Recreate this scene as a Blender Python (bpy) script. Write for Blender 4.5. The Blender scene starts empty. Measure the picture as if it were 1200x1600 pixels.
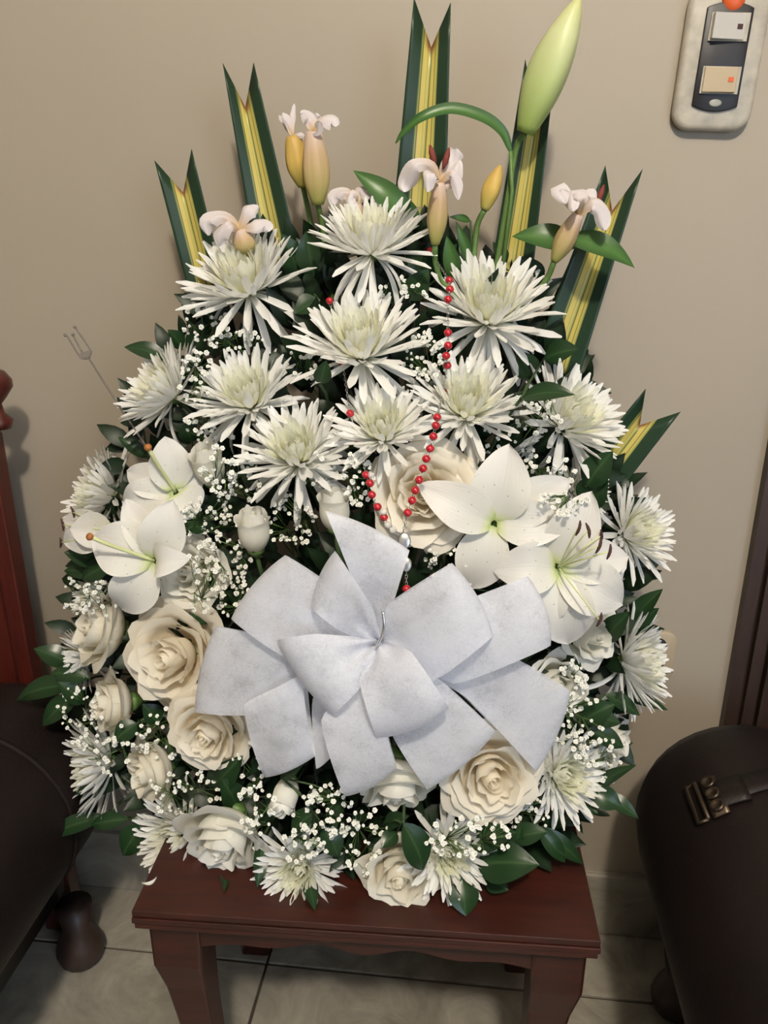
import bpy, math, random
from mathutils import Vector, Matrix, Euler, Quaternion

R = math.radians
S = bpy.context.scene
COL = S.collection
PI = math.pi

# ------------------------------------------------------------------ camera
CAM_H, WALL_Y, TABLE_Z = 1.178, 1.10, 0.478
FPX = 1202.0
cd = bpy.data.cameras.new('camera')
cam = bpy.data.objects.new('camera', cd)
COL.objects.link(cam)
cam.location = (0, 0, CAM_H)
cam.rotation_euler = Euler((R(90 - 19.5), 0, R(6.5)), 'XYZ')
cd.sensor_fit = 'HORIZONTAL'
cd.sensor_width = 36
cd.lens = FPX / 1200 * 36
cd.clip_start = 0.02
S.camera = cam
CR = cam.rotation_euler.to_matrix()

# ------------------------------------------------------------------ light
w = bpy.data.worlds.new('world')
S.world = w
w.use_nodes = True
w.node_tree.nodes['Background'].inputs[0].default_value = (0.93, 0.94, 1.0, 1)
w.node_tree.nodes['Background'].inputs[1].default_value = 0.03


def lamp(name, kind, loc, power, color, size=0.1, target=None, size_y=None):
    d = bpy.data.lights.new(name, kind)
    d.energy = power
    d.color = color
    if kind == 'AREA':
        d.size = size
        if size_y:
            d.shape = 'RECTANGLE'
            d.size_y = size_y
    else:
        d.shadow_soft_size = size
    o = bpy.data.objects.new(name, d)
    COL.objects.link(o)
    o.location = loc
    if target is not None:
        o.rotation_euler = (Vector(target) - Vector(loc)).to_track_quat('-Z', 'Y').to_euler()
    return o


lamp('ceiling_lamp', 'POINT', (0.18, -0.85, 2.58), 140, (1.0, 0.90, 0.76), 0.07)
lamp('window_daylight', 'AREA', (1.35, -1.5, 1.15), 22, (0.68, 0.82, 1.0), 1.0, (0, 0.8, 0.75), 1.3)

S.view_settings.view_transform = 'Standard'
S.view_settings.look = 'None'
S.view_settings.exposure = 0.08
S.view_settings.gamma = 1.0
S.view_settings.use_curve_mapping = False
S.cycles.use_denoising = True
S.cycles.max_bounces = 8
S.cycles.transparent_max_bounces = 16


# ------------------------------------------------------------------ helpers
def P(px, py, y):
    """World point seen at (px, py) of the 1200x1600 frame, at distance y from the camera along the wall's normal."""
    d = CR @ Vector(((px - 600) / FPX, -(py - 800) / FPX, -1))
    return Vector((0, 0, CAM_H)) + d * (y / d.y)


def PZ(px, py, z):
    d = CR @ Vector(((px - 600) / FPX, -(py - 800) / FPX, -1))
    return Vector((0, 0, CAM_H)) + d * ((z - CAM_H) / d.z)


def mpp(p):
    """metres per photo pixel at a world point"""
    return abs((CR.inverted() @ (p - Vector((0, 0, CAM_H)))).z) / FPX


def ys(px, py):
    """depth of the flower face"""
    u = (px - 570) / 480
    v = max(0.0, (1420 - py) / 1050)
    return 0.668 + 0.255 * v ** 1.2 + 0.15 * u * u


def mesh(name, verts, faces, mat, uvs=None, smooth=True):
    m = bpy.data.meshes.new(name)
    m.from_pydata([tuple(v) for v in verts], [], faces)
    if uvs is not None:
        l = m.uv_layers.new(name='UVMap')
        vi = [0] * len(m.loops)
        m.loops.foreach_get('vertex_index', vi)
        flat = []
        for i in vi:
            flat += [uvs[i][0], uvs[i][1]]
        l.data.foreach_set('uv', flat)
    if mat:
        m.materials.append(mat)
    if smooth:
        m.polygons.foreach_set('use_smooth', [True] * len(m.polygons))
    m.update()
    return m


def link(name, data, parent=None, M=None):
    o = bpy.data.objects.new(name, data)
    COL.objects.link(o)
    if parent:
        o.parent = parent
    if M is not None:
        o.matrix_basis = M
    return o


def tag(o, label, cat, group=None, kind=None):
    if label:
        o['label'] = label
    if cat:
        o['category'] = cat
    if group:
        o['group'] = group
    if kind:
        o['kind'] = kind
    return o


def empty(name, M, label, cat, group=None):
    o = bpy.data.objects.new(name, None)
    o.empty_display_size = 0.02
    COL.objects.link(o)
    o.matrix_basis = M if isinstance(M, Matrix) else Matrix.Translation(M)
    return tag(o, label, cat, group)


class MB:
    """collects shapes of one part"""

    def __init__(s):
        s.v, s.f, s.uv = [], [], []

    def add(s, v, f, uv=None, M=None):
        o = len(s.v)
        s.v += [(M @ Vector(p)) if M else Vector(p) for p in v]
        s.f += [tuple(i + o for i in q) for q in f]
        s.uv += uv if uv else [(0, 0)] * len(v)
        return s

    def box(s, c, d, M=None):
        cx, cy, cz = c
        x, y, z = d[0] / 2, d[1] / 2, d[2] / 2
        v = [(cx + a * x, cy + b * y, cz + e * z) for e in (-1, 1) for a, b in ((-1, -1), (1, -1), (1, 1), (-1, 1))]
        f = [(3, 2, 1, 0), (4, 5, 6, 7), (0, 1, 5, 4), (1, 2, 6, 5), (2, 3, 7, 6), (3, 0, 4, 7)]
        return s.add(v, f, None, M)

    def tube(s, pts, r, n=6, taper=None):
        pts = [Vector(p) for p in pts]
        v, f = [], []
        up = Vector((0.13, 0.31, 0.94))
        for i, p in enumerate(pts):
            t = (pts[min(i + 1, len(pts) - 1)] - pts[max(i - 1, 0)])
            if t.length < 1e-9:
                t = Vector((0, 0, 1))
            t.normalize()
            a = t.cross(up)
            if a.length < 1e-4:
                a = t.cross(Vector((1, 0, 0)))
            a.normalize()
            b = t.cross(a)
            k = i / max(1, len(pts) - 1)
            rr = r[i] if isinstance(r, (list, tuple)) else r * (1 if taper is None else 1 + (taper - 1) * k)
            for j in range(n):
                q = 2 * PI * j / n
                v.append(p + a * math.cos(q) * rr + b * math.sin(q) * rr)
        for i in range(len(pts) - 1):
            for j in range(n):
                k = (j + 1) % n
                f.append((i * n + j, i * n + k, (i + 1) * n + k, (i + 1) * n + j))
        f.append(tuple(reversed(range(n))))
        f.append(tuple(range((len(pts) - 1) * n, len(pts) * n)))
        return s.add(v, f, [(0.5, (i // n) / max(1, len(pts) - 1)) for i in range(len(v))])

    def lathe(s, prof, n=16, M=None, cap=True):
        v, f = [], []
        for r, z in prof:
            for j in range(n):
                q = 2 * PI * j / n
                v.append((r * math.cos(q), r * math.sin(q), z))
        for i in range(len(prof) - 1):
            for j in range(n):
                k = (j + 1) % n
                f.append((i * n + j, i * n + k, (i + 1) * n + k, (i + 1) * n + j))
        if cap:
            f.append(tuple(reversed(range(n))))
            f.append(tuple(range((len(prof) - 1) * n, len(prof) * n)))
        return s.add(v, f, [(j % n / n, i / max(1, len(prof) - 1)) for i in range(len(prof)) for j in range(n)], M)

    def grid(s, nu, nv, fn, M=None):
        v, f, uv = [], [], []
        for j in range(nv + 1):
            for i in range(nu + 1):
                v.append(fn(i / nu, j / nv))
                uv.append((i / nu, j / nv))
        for j in range(nv):
            for i in range(nu):
                a = j * (nu + 1) + i
                f.append((a, a + 1, a + nu + 2, a + nu + 1))
        return s.add(v, f, uv, M)

    def prism(s, outline, y0, y1, M=None):
        """outline in xz, extruded along y"""
        n = len(outline)
        v = [(x, y0, z) for x, z in outline] + [(x, y1, z) for x, z in outline]
        f = [(i, (i + 1) % n, n + (i + 1) % n, n + i) for i in range(n)]
        f += [tuple(range(n - 1, -1, -1)), tuple(range(n, 2 * n))]
        return s.add(v, f, None, M)

    def mesh(s, name, mat, smooth=True):
        return mesh(name, s.v, s.f, mat, s.uv, smooth)

    def obj(s, name, mat, parent=None, M=None, smooth=True):
        return link(name, s.mesh(name, mat, smooth), parent, M)


def bevel(o, wdt, seg=2):
    m = o.modifiers.new('bevel', 'BEVEL')
    m.width = wdt
    m.segments = seg
    m.limit_method = 'ANGLE'
    m.angle_limit = R(40)
    return o


def bez(a, b, c, d, n):
    out = []
    for i in range(n + 1):
        t = i / n
        out.append(a * (1 - t) ** 3 + b * 3 * t * (1 - t) ** 2 + c * 3 * t * t * (1 - t) + d * t ** 3)
    return out


def smoothline(pts, n=4):
    """Catmull-Rom through pts"""
    pts = [Vector(p) for p in pts]
    q = [pts[0] * 2 - pts[1]] + pts + [pts[-1] * 2 - pts[-2]]
    out = []
    for i in range(1, len(q) - 2):
        for k in range(n):
            t = k / n
            out.append(0.5 * ((2 * q[i]) + (q[i + 1] - q[i - 1]) * t + (2 * q[i - 1] - 5 * q[i] + 4 * q[i + 1] - q[i + 2]) * t * t
                              + (3 * q[i] - q[i - 1] - 3 * q[i + 1] + q[i + 2]) * t ** 3))
    out.append(pts[-1])
    return out


def facing(az, el):
    a, e = R(az), R(el)
    return Vector((math.sin(a) * math.cos(e), -math.cos(a) * math.cos(e), math.sin(e)))


def frame(p, z, spin=0.0, s=1.0):
    q = z.to_track_quat('Z', 'Y')
    return Matrix.Translation(p) @ q.to_matrix().to_4x4() @ Matrix.Rotation(spin, 4, 'Z') @ Matrix.Scale(s, 4)


# ------------------------------------------------------------------ materials
def new_mat(name):
    m = bpy.data.materials.new(name)
    m.use_nodes = True
    nt = m.node_tree
    return m, nt, nt.nodes['Principled BSDF'], nt.nodes['Material Output']


def N(nt, kind, **kw):
    n = nt.nodes.new(kind)
    for k, v in kw.items():
        setattr(n, k, v)
    return n


def ramp(nt, stops, interp='LINEAR'):
    n = nt.nodes.new('ShaderNodeValToRGB')
    n.color_ramp.interpolation = interp
    e = n.color_ramp.elements
    while len(e) < len(stops):
        e.new(0.5)
    for k, (p, c) in zip(e, stops):
        k.position = p
        k.color = (c[0], c[1], c[2], 1)
    return n


def plain(name, col, rough=0.5, metal=0.0, spec=0.5, noise=0.0, scale=20, bump=0.0, bscale=200, coat=0.0):
    m, nt, b, o = new_mat(name)
    b.inputs['Base Color'].default_value = (*col, 1)
    b.inputs['Roughness'].default_value = rough
    b.inputs['Metallic'].default_value = metal
    b.inputs['Specular IOR Level'].default_value = spec
    b.inputs['Coat Weight'].default_value = coat
    tc = N(nt, 'ShaderNodeTexCoord')
    if noise:
        n = N(nt, 'ShaderNodeTexNoise')
        n.inputs['Scale'].default_value = scale
        n.inputs['Detail'].default_value = 6
        nt.links.new(tc.outputs['Object'], n.inputs['Vector'])
        r = ramp(nt, [(0.3, [c * (1 - noise) for c in col]), (0.7, [min(1, c * (1 + noise)) for c in col])])
        nt.links.new(n.outputs['Fac'], r.inputs[0])
        nt.links.new(r.outputs[0], b.inputs['Base Color'])
    if bump:
        n = N(nt, 'ShaderNodeTexNoise')
        n.inputs['Scale'].default_value = bscale
        n.inputs['Detail'].default_value = 4
        nt.links.new(tc.outputs['Object'], n.inputs['Vector'])
        bp = N(nt, 'ShaderNodeBump')
        bp.inputs['Strength'].default_value = bump
        bp.inputs['Distance'].default_value = 0.002
        nt.links.new(n.outputs['Fac'], bp.inputs['Height'])
        nt.links.new(bp.outputs[0], b.inputs['Normal'])
    return m


def petal_mat(name, stops, trans=0.3, rough=0.5, axis='V', spots=False, veins=0.0, tint=None, vscale=60):
    """colour runs along the petal (V) or across it (U); thin tissue lets light through"""
    m, nt, b, o = new_mat(name)
    uv = N(nt, 'ShaderNodeUVMap')
    sp = N(nt, 'ShaderNodeSeparateXYZ')
    nt.links.new(uv.outputs[0], sp.inputs[0])
    r = ramp(nt, stops)
    nt.links.new(sp.outputs['Y' if axis == 'V' else 'X'], r.inputs[0])
    colour = r.outputs[0]
    tc = N(nt, 'ShaderNodeTexCoord')
    if spots:
        n = N(nt, 'ShaderNodeTexVoronoi')
        n.inputs['Scale'].default_value = 26
        mp = N(nt, 'ShaderNodeMapping')
        mp.inputs['Scale'].default_value = (0.5, 1, 1)
        nt.links.new(uv.outputs[0], mp.inputs[0])
        nt.links.new(mp.outputs[0], n.inputs['Vector'])
        lt = N(nt, 'ShaderNodeMath', operation='LESS_THAN')
        lt.inputs[1].default_value = 0.13
        nt.links.new(n.outputs['Distance'], lt.inputs[0])
        zone = ramp(nt, [(0.0, (0, 0, 0)), (0.15, (0, 0, 0)), (0.2, (1, 1, 1)), (0.55, (1, 1, 1)), (0.62, (0, 0, 0))])
        nt.links.new(sp.outputs['Y'], zone.inputs[0])
        rnd = N(nt, 'ShaderNodeMath', operation='GREATER_THAN')
        rnd.inputs[1].default_value = 0.55
        nt.links.new(n.outputs['Color'], rnd.inputs[0])
        m1 = N(nt, 'ShaderNodeMath', operation='MULTIPLY')
        nt.links.new(lt.outputs[0], m1.inputs[0])
        nt.links.new(zone.outputs[0], m1.inputs[1])
        m2 = N(nt, 'ShaderNodeMath', operation='MULTIPLY')
        nt.links.new(m1.outputs[0], m2.inputs[0])
        nt.links.new(rnd.outputs[0], m2.inputs[1])
        mx = N(nt, 'ShaderNodeMixRGB')
        mx.inputs[2].default_value = (0.16, 0.06, 0.05, 1)
        nt.links.new(m2.outputs[0], mx.inputs[0])
        nt.links.new(colour, mx.inputs[1])
        colour = mx.outputs[0]
    if veins:
        wv = N(nt, 'ShaderNodeTexNoise')
        mp = N(nt, 'ShaderNodeMapping')
        mp.inputs['Scale'].default_value = (vscale, 1.5, 1)
        nt.links.new(uv.outputs[0], mp.inputs[0])
        nt.links.new(mp.outputs[0], wv.inputs['Vector'])
        wv.inputs['Scale'].default_value = 1
        bp = N(nt, 'ShaderNodeBump')
        bp.inputs['Strength'].default_value = veins
        bp.inputs['Distance'].default_value = 0.001
        nt.links.new(wv.outputs['Fac'], bp.inputs['Height'])
        nt.links.new(bp.outputs[0], b.inputs['Normal'])
    nt.links.new(colour, b.inputs['Base Color'])
    b.inputs['Roughness'].default_value = rough
    b.inputs['Specular IOR Level'].default_value = 0.35
    if trans:
        t = N(nt, 'ShaderNodeBsdfTranslucent')
        nt.links.new(colour, t.inputs['Color'])
        mix = N(nt, 'ShaderNodeMixShader')
        mix.inputs[0].default_value = trans
        nt.links.new(b.outputs[0], mix.inputs[1])
        nt.links.new(t.outputs[0], mix.inputs[2])
        nt.links.new(mix.outputs[0], o.inputs['Surface'])
    return m


def wood_mat(name, dark, light, scale=(2, 14, 14), rough=0.35, coat=0.3):
    m, nt, b, o = new_mat(name)
    tc = N(nt, 'ShaderNodeTexCoord')
    mp = N(nt, 'ShaderNodeMapping')
    mp.inputs['Scale'].default_value = scale
    nt.links.new(tc.outputs['Object'], mp.inputs[0])
    n = N(nt, 'ShaderNodeTexNoise')
    n.inputs['Scale'].default_value = 6
    n.inputs['Detail'].default_value = 8
    n.inputs['Distortion'].default_value = 0.6
    nt.links.new(mp.outputs[0], n.inputs['Vector'])
    r = ramp(nt, [(0.3, dark), (0.72, light)])
    nt.links.new(n.outputs['Fac'], r.inputs[0])
    nt.links.new(r.outputs[0], b.inputs['Base Color'])
    b.inputs['Roughness'].default_value = rough
    b.inputs['Coat Weight'].default_value = coat
    b.inputs['Coat Roughness'].default_value = 0.25
    return m


M_MUM = petal_mat('chrysanthemum_petal', [(0.0, (0.74, 0.76, 0.48)), (0.14, (0.88, 0.88, 0.78)), (0.4, (0.95, 0.95, 0.92)), (1.0, (0.96, 0.96, 0.94))], 0.36, 0.55)
M_MUMC = petal_mat('chrysanthemum_inner', [(0.0, (0.82, 0.84, 0.46)), (0.35, (0.94, 0.94, 0.74)), (1.0, (0.96, 0.96, 0.88))], 0.5, 0.55)
M_ROSE = petal_mat('rose_ivory', [(0.0, (0.92, 0.80, 0.56)), (0.4, (0.97, 0.91, 0.77)), (0.85, (0.97, 0.94, 0.84)), (1.0, (0.97, 0.93, 0.82))], 0.42, 0.5, veins=0.12)
M_ROSEP = petal_mat('rose_peach', [(0.0, (0.94, 0.74, 0.50)), (0.4, (0.98, 0.90, 0.75)), (0.85, (0.98, 0.93, 0.82)), (1.0, (0.98, 0.93, 0.82))], 0.42, 0.5, veins=0.12)
M_ROSEW = petal_mat('rose_white', [(0.0, (0.92, 0.87, 0.62)), (0.35, (0.95, 0.94, 0.83)), (1.0, (0.96, 0.95, 0.90))], 0.40, 0.5, veins=0.12)
M_LILY = petal_mat('lily_white', [(0.0, (0.52, 0.62, 0.22)), (0.06, (0.76, 0.80, 0.52)), (0.15, (0.86, 0.85, 0.78)), (1.0, (0.89, 0.87, 0.85))], 0.3, 0.42, spots=True, veins=0.6, vscale=22)
M_WILT = petal_mat('lily_wilted', [(0.0, (0.66, 0.46, 0.20)), (0.2, (0.72, 0.58, 0.48)), (0.42, (0.76, 0.69, 0.69)), (1.0, (0.80, 0.75, 0.77))], 0.25, 0.45, veins=0.4, vscale=14)
M_TUBE = petal_mat('lily_tube', [(0.0, (0.34, 0.36, 0.09)), (0.3, (0.52, 0.42, 0.17)), (0.7, (0.60, 0.43, 0.25)), (1.0, (0.68, 0.53, 0.46))], 0.15, 0.45, veins=0.4, vscale=30)
M_BUDG = petal_mat('bud_green', [(0.0, (0.30, 0.42, 0.10)), (0.35, (0.50, 0.60, 0.24)), (0.75, (0.66, 0.70, 0.38)), (1.0, (0.60, 0.62, 0.28))], 0.1, 0.4, veins=0.3, vscale=26)
M_BUDY = petal_mat('bud_yellow', [(0.0, (0.44, 0.40, 0.10)), (0.5, (0.66, 0.46, 0.12)), (1.0, (0.55, 0.36, 0.10))], 0.1, 0.45, veins=0.3)
M_LEAF = petal_mat('leaf_green', [(0.0, (0.012, 0.034, 0.012)), (0.44, (0.016, 0.044, 0.015)), (0.5, (0.040, 0.082, 0.028)), (0.56, (0.016, 0.044, 0.015)), (1.0, (0.012, 0.034, 0.012))], 0.06, 0.3, 'U')
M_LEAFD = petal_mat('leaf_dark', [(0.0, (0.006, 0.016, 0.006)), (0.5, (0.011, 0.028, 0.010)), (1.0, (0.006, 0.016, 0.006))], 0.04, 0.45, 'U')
M_LEAFL = petal_mat('lily_leaf', [(0.0, (0.03, 0.085, 0.02)), (0.5, (0.07, 0.16, 0.04)), (1.0, (0.03, 0.085, 0.02))], 0.08, 0.35, 'U')
DG, MG, YL, YG, LG = (0.016, 0.040, 0.020), (0.03, 0.07, 0.026), (0.56, 0.46, 0.12), (0.33, 0.33, 0.09), (0.10, 0.15, 0.045)
M_STRIPE = petal_mat('striped_leaf', [(0.0, DG), (0.25, DG), (0.27, LG), (0.29, YG), (0.31, DG), (0.33, YL), (0.42, YL), (0.43, YG), (0.46, YL), (0.50, YG), (0.53, MG),
                                      (0.545, YL), (0.62, YL), (0.63, MG), (0.65, YL), (0.70, YG), (0.72, DG), (1.0, DG)], 0.05, 0.35, 'U')
nt_ = M_STRIPE.node_tree
b_ = nt_.nodes['Principled BSDF']
uv_ = N(nt_, 'ShaderNodeUVMap')
sp_ = N(nt_, 'ShaderNodeSeparateXYZ')
nt_.links.new(uv_.outputs[0], sp_.inputs[0])
r1_ = ramp(nt_, [(0.30, (0, 0, 0)), (0.42, (1, 1, 1)), (0.58, (1, 1, 1)), (0.70, (0, 0, 0))])
r2_ = ramp(nt_, [(0.955, (0, 0, 0)), (0.99, (1, 1, 1))])
nt_.links.new(sp_.outputs['X'], r1_.inputs[0])
nt_.links.new(sp_.outputs['Y'], r2_.inputs[0])
mu_ = N(nt_, 'ShaderNodeMath', operation='MULTIPLY')
nt_.links.new(r1_.outputs[0], mu_.inputs[0])
nt_.links.new(r2_.outputs[0], mu_.inputs[1])
mx_ = N(nt_, 'ShaderNodeMixRGB')
mx_.inputs[2].default_value = (0.16, 0.05, 0.02, 1)
src_ = b_.inputs['Base Color'].links[0].from_socket
nt_.links.new(mu_.outputs[0], mx_.inputs[0])
nt_.links.new(src_, mx_.inputs[1])
nt_.links.new(mx_.outputs[0], b_.inputs['Base Color'])          # the cut edge has dried brown
M_STEM = plain('stem_green', (0.09, 0.17, 0.04), 0.5)
M_STEMD = plain('stem_dark', (0.035, 0.07, 0.02), 0.6)
M_GYP = plain('gypsophila_white', (0.86, 0.86, 0.80), 0.7)
M_ANTHER = plain('anther_brown', (0.055, 0.018, 0.016), 0.7)
M_ANTHERR = plain('anther_rust', (0.17, 0.03, 0.02), 0.7)
M_STIGMA = plain('stigma_orange', (0.35, 0.13, 0.03), 0.6)
M_STYLE = plain('style_green', (0.62, 0.66, 0.34), 0.5)
M_WOOD = wood_mat('table_wood', (0.022, 0.0042, 0.002), (0.048, 0.0085, 0.0036), (2, 14, 14), 0.45, 0.05)
M_WOODR = wood_mat('red_wood', (0.045, 0.007, 0.005), (0.09, 0.014, 0.008), (14, 14, 2), 0.4)
M_FRAME = wood_mat('frame_wood', (0.025, 0.014, 0.010), (0.045, 0.024, 0.018), (14, 14, 2), 0.5, 0.1)
M_LEATHER = plain('leather_brown', (0.010, 0.0062, 0.0055), 0.5, noise=0.25, scale=8, bump=0.25, bscale=260, spec=0.25)
M_BRONZE = plain('bronze', (0.09, 0.065, 0.045), 0.4, 0.85)
M_FOAM = plain('foam_green', (0.02, 0.05, 0.02), 0.95, bump=0.3)
M_TRAY = plain('tray_black', (0.01, 0.012, 0.01), 0.4)
M_SILVER = plain('silver', (0.75, 0.75, 0.74), 0.25, 1.0)
M_BEAD = plain('bead_red', (0.42, 0.012, 0.022), 0.25, noise=0.3, scale=300, coat=0.3)


def clear_mat(name, col, fac):
    m, nt, b, o = new_mat(name)
    b.inputs['Base Color'].default_value = (*col, 1)
    b.inputs['Roughness'].default_value = 0.1
    t = N(nt, 'ShaderNodeBsdfTransparent')
    mx = N(nt, 'ShaderNodeMixShader')
    mx.inputs[0].default_value = fac
    nt.links.new(t.outputs[0], mx.inputs[1])
    nt.links.new(b.outputs[0], mx.inputs[2])
    nt.links.new(mx.outputs[0], o.inputs['Surface'])
    return m


M_CLEAR = clear_mat('clear_plastic', (0.20, 0.18, 0.16), 0.75)
M_CRYSTAL = clear_mat('clear_bead', (0.75, 0.73, 0.70), 0.6)


def ribbon_mat():
    m, nt, b, o = new_mat('nonwoven_ribbon')
    uv = N(nt, 'ShaderNodeTexCoord')
    n1 = N(nt, 'ShaderNodeTexNoise')
    n1.inputs['Scale'].default_value = 260
    n1.inputs['Detail'].default_value = 3
    n1.inputs['Distortion'].default_value = 1.6
    nt.links.new(uv.outputs['Object'], n1.inputs['Vector'])
    n2 = N(nt, 'ShaderNodeTexNoise')
    n2.inputs['Scale'].default_value = 22
    n2.inputs['Detail'].default_value = 5
    nt.links.new(uv.outputs['Object'], n2.inputs['Vector'])
    ad = N(nt, 'ShaderNodeMath', operation='MULTIPLY_ADD')
    ad.inputs[1].default_value = 0.45
    nt.links.new(n1.outputs['Fac'], ad.inputs[0])
    nt.links.new(n2.outputs['Fac'], ad.inputs[2])
    r = ramp(nt, [(0.36, (0.52, 0.52, 0.52)), (0.50, (0.24, 0.24, 0.24)), (0.62, (0.10, 0.10, 0.10))])
    hf = N(nt, 'ShaderNodeMath', operation='MULTIPLY')
    hf.inputs[1].default_value = 0.69
    nt.links.new(ad.outputs[0], hf.inputs[0])
    nt.links.new(hf.outputs[0], r.inputs[0])
    b.inputs['Base Color'].default_value = (0.84, 0.86, 0.93, 1)
    b.inputs['Roughness'].default_value = 0.7
    tl = N(nt, 'ShaderNodeBsdfTranslucent')
    tl.inputs[0].default_value = (0.84, 0.86, 0.93, 1)
    m1 = N(nt, 'ShaderNodeMixShader')
    m1.inputs[0].default_value = 0.3
    nt.links.new(b.outputs[0], m1.inputs[1])
    nt.links.new(tl.outputs[0], m1.inputs[2])
    tp = N(nt, 'ShaderNodeBsdfTransparent')
    m2 = N(nt, 'ShaderNodeMixShader')
    nt.links.new(r.outputs[0], m2.inputs[0])
    nt.links.new(m1.outputs[0], m2.inputs[1])
    nt.links.new(tp.outputs[0], m2.inputs[2])
    nt.links.new(m2.outputs[0], o.inputs['Surface'])
    bp = N(nt, 'ShaderNodeBump')
    bp.inputs['Strength'].default_value = 0.25
    bp.inputs['Distance'].default_value = 0.001
    nt.links.new(n1.outputs['Fac'], bp.inputs['Height'])
    nt.links.new(bp.outputs[0], b.inputs['Normal'])
    return m


M_RIBBON = ribbon_mat()


def wall_mat():
    m, nt, b, o = new_mat('wall_paint')
    tc = N(nt, 'ShaderNodeTexCoord')
    n = N(nt, 'ShaderNodeTexNoise')
    n.inputs['Scale'].default_value = 1.6
    n.inputs['Detail'].default_value = 5
    nt.links.new(tc.outputs['Object'], n.inputs['Vector'])
    r = ramp(nt, [(0.3, (0.34, 0.295, 0.235)), (0.7, (0.38, 0.33, 0.265))])
    nt.links.new(n.outputs['Fac'], r.inputs[0])
    nt.links.new(r.outputs[0], b.inputs['Base Color'])
    b.inputs['Roughness'].default_value = 0.55
    n2 = N(nt, 'ShaderNodeTexNoise')
    n2.inputs['Scale'].default_value = 60
    nt.links.new(tc.outputs['Object'], n2.inputs['Vector'])
    bp = N(nt, 'ShaderNodeBump')
    bp.inputs['Strength'].default_value = 0.08
    bp.inputs['Distance'].default_value = 0.003
    nt.links.new(n2.outputs['Fac'], bp.inputs['Height'])
    nt.links.new(bp.outputs[0], b.inputs['Normal'])
    return m


M_WALL = wall_mat()


def tile_mat():
    m, nt, b, o = new_mat('marbled_tile')
    g = N(nt, 'ShaderNodeNewGeometry')
    n = N(nt, 'ShaderNodeTexNoise')
    n.inputs['Scale'].default_value = 9
    n.inputs['Detail'].default_value = 12
    n.inputs['Roughness'].default_value = 0.65
    n.inputs['Distortion'].default_value = 1.2
    nt.links.new(g.outputs['Position'], n.inputs['Vector'])
    r = ramp(nt, [(0.3, (0.19, 0.175, 0.145)), (0.5, (0.31, 0.285, 0.235)), (0.7, (0.42, 0.39, 0.325))])
    nt.links.new(n.outputs['Fac'], r.inputs[0])
    nt.links.new(r.outputs[0], b.inputs['Base Color'])
    b.inputs['Roughness'].default_value = 0.4
    return m


M_TILE = tile_mat()
M_GROUT = plain('grout', (0.055, 0.04, 0.028), 0.9)
M_CEIL = plain('ceiling_white', (0.75, 0.73, 0.68), 0.8)

# ------------------------------------------------------------------ room
RX0, RX1, RY0, RY1, RZ = -2.4, 2.4, -2.2, WALL_Y, 2.7
o = MB().box(((RX0 + RX1) / 2, RY1 + 0.06, RZ / 2), (RX1 - RX0 + 0.3, 0.12, RZ)).obj('wall_back', M_WALL, smooth=False)
tag(o, 'plain beige painted wall behind the flowers', None, kind='structure')
o = MB().box((RX0 - 0.06, (RY0 + RY1) / 2, RZ / 2), (0.12, RY1 - RY0, RZ)).obj('wall_left', M_WALL, smooth=False)
tag(o, 'beige painted wall beyond the dark sofa', None, kind='structure')
o = MB().box((RX1 + 0.06, (RY0 + RY1) / 2, RZ / 2), (0.12, RY1 - RY0, RZ)).obj('wall_right', M_WALL, smooth=False)
tag(o, 'beige painted wall beyond the door', None, kind='structure')
o = MB().box((0, (RY0 + RY1) / 2, RZ + 0.05), (RX1 - RX0 + 0.3, RY1 - RY0 + 0.24, 0.1)).obj('ceiling', M_CEIL, smooth=False)
tag(o, 'white ceiling above the room', None, kind='structure')

floor = MB().box((0, (RY0 + RY1) / 2, -0.045), (RX1 - RX0 + 0.3, RY1 - RY0 + 0.24, 0.08)).obj('floor', M_GROUT, smooth=False)
tag(floor, 'grey marbled tile floor with brown joints', None, kind='structure')
# joints: one row line and one cross line are in view
gy = PZ(560, 1520, 0).y
gx = PZ(405, 1545, 0).x
TS = 0.45
tm = MB().box((0, 0, 0), (TS - 0.005, TS - 0.005, 0.008)).mesh('tile', M_TILE, False)
i0, i1 = math.floor((RX0 - gx) / TS), math.ceil((RX1 - gx) / TS)
j0, j1 = math.floor((RY0 - gy) / TS), math.ceil((RY1 - gy) / TS)
for i in range(i0, i1):
    for j in range(j0, j1):
        x, y = gx + (i + 0.5) * TS, gy + (j + 0.5) * TS
        d = TS - 0.005
        if y + d / 2 > RY1:              # the row cut short at the wall
            a, b = y - d / 2, RY1
            cut = MB().box((0, 0, 0), (d, b - a, 0.008)).mesh('tile', M_TILE, False)
            bevel(link('tile', cut, floor, Matrix.Translation((x, (a + b) / 2, -0.004))), 0.0015)
        else:
            bevel(link('tile', tm, floor, Matrix.Translation((x, y, -0.004))), 0.0015)

bb_h = P(950, 1362, WALL_Y).z
base = MB().box((0, RY1 - 0.002, bb_h / 2), (RX1 - RX0, 0.004, bb_h - 0.002)).obj('baseboard_back', M_TILE, smooth=False)
tag(base, 'grey marbled tile skirting along the beige wall', None, kind='structure')
bm_ = MB().box((0, 0, 0), (TS - 0.004, 0.008, bb_h - 0.002)).mesh('tile', M_TILE, False)
for i in range(i0, i1):
    bevel(link('tile', bm_, base, Matrix.Translation((gx + (i + 0.5) * TS, RY1 - 0.008, bb_h / 2))), 0.0015)

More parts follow.
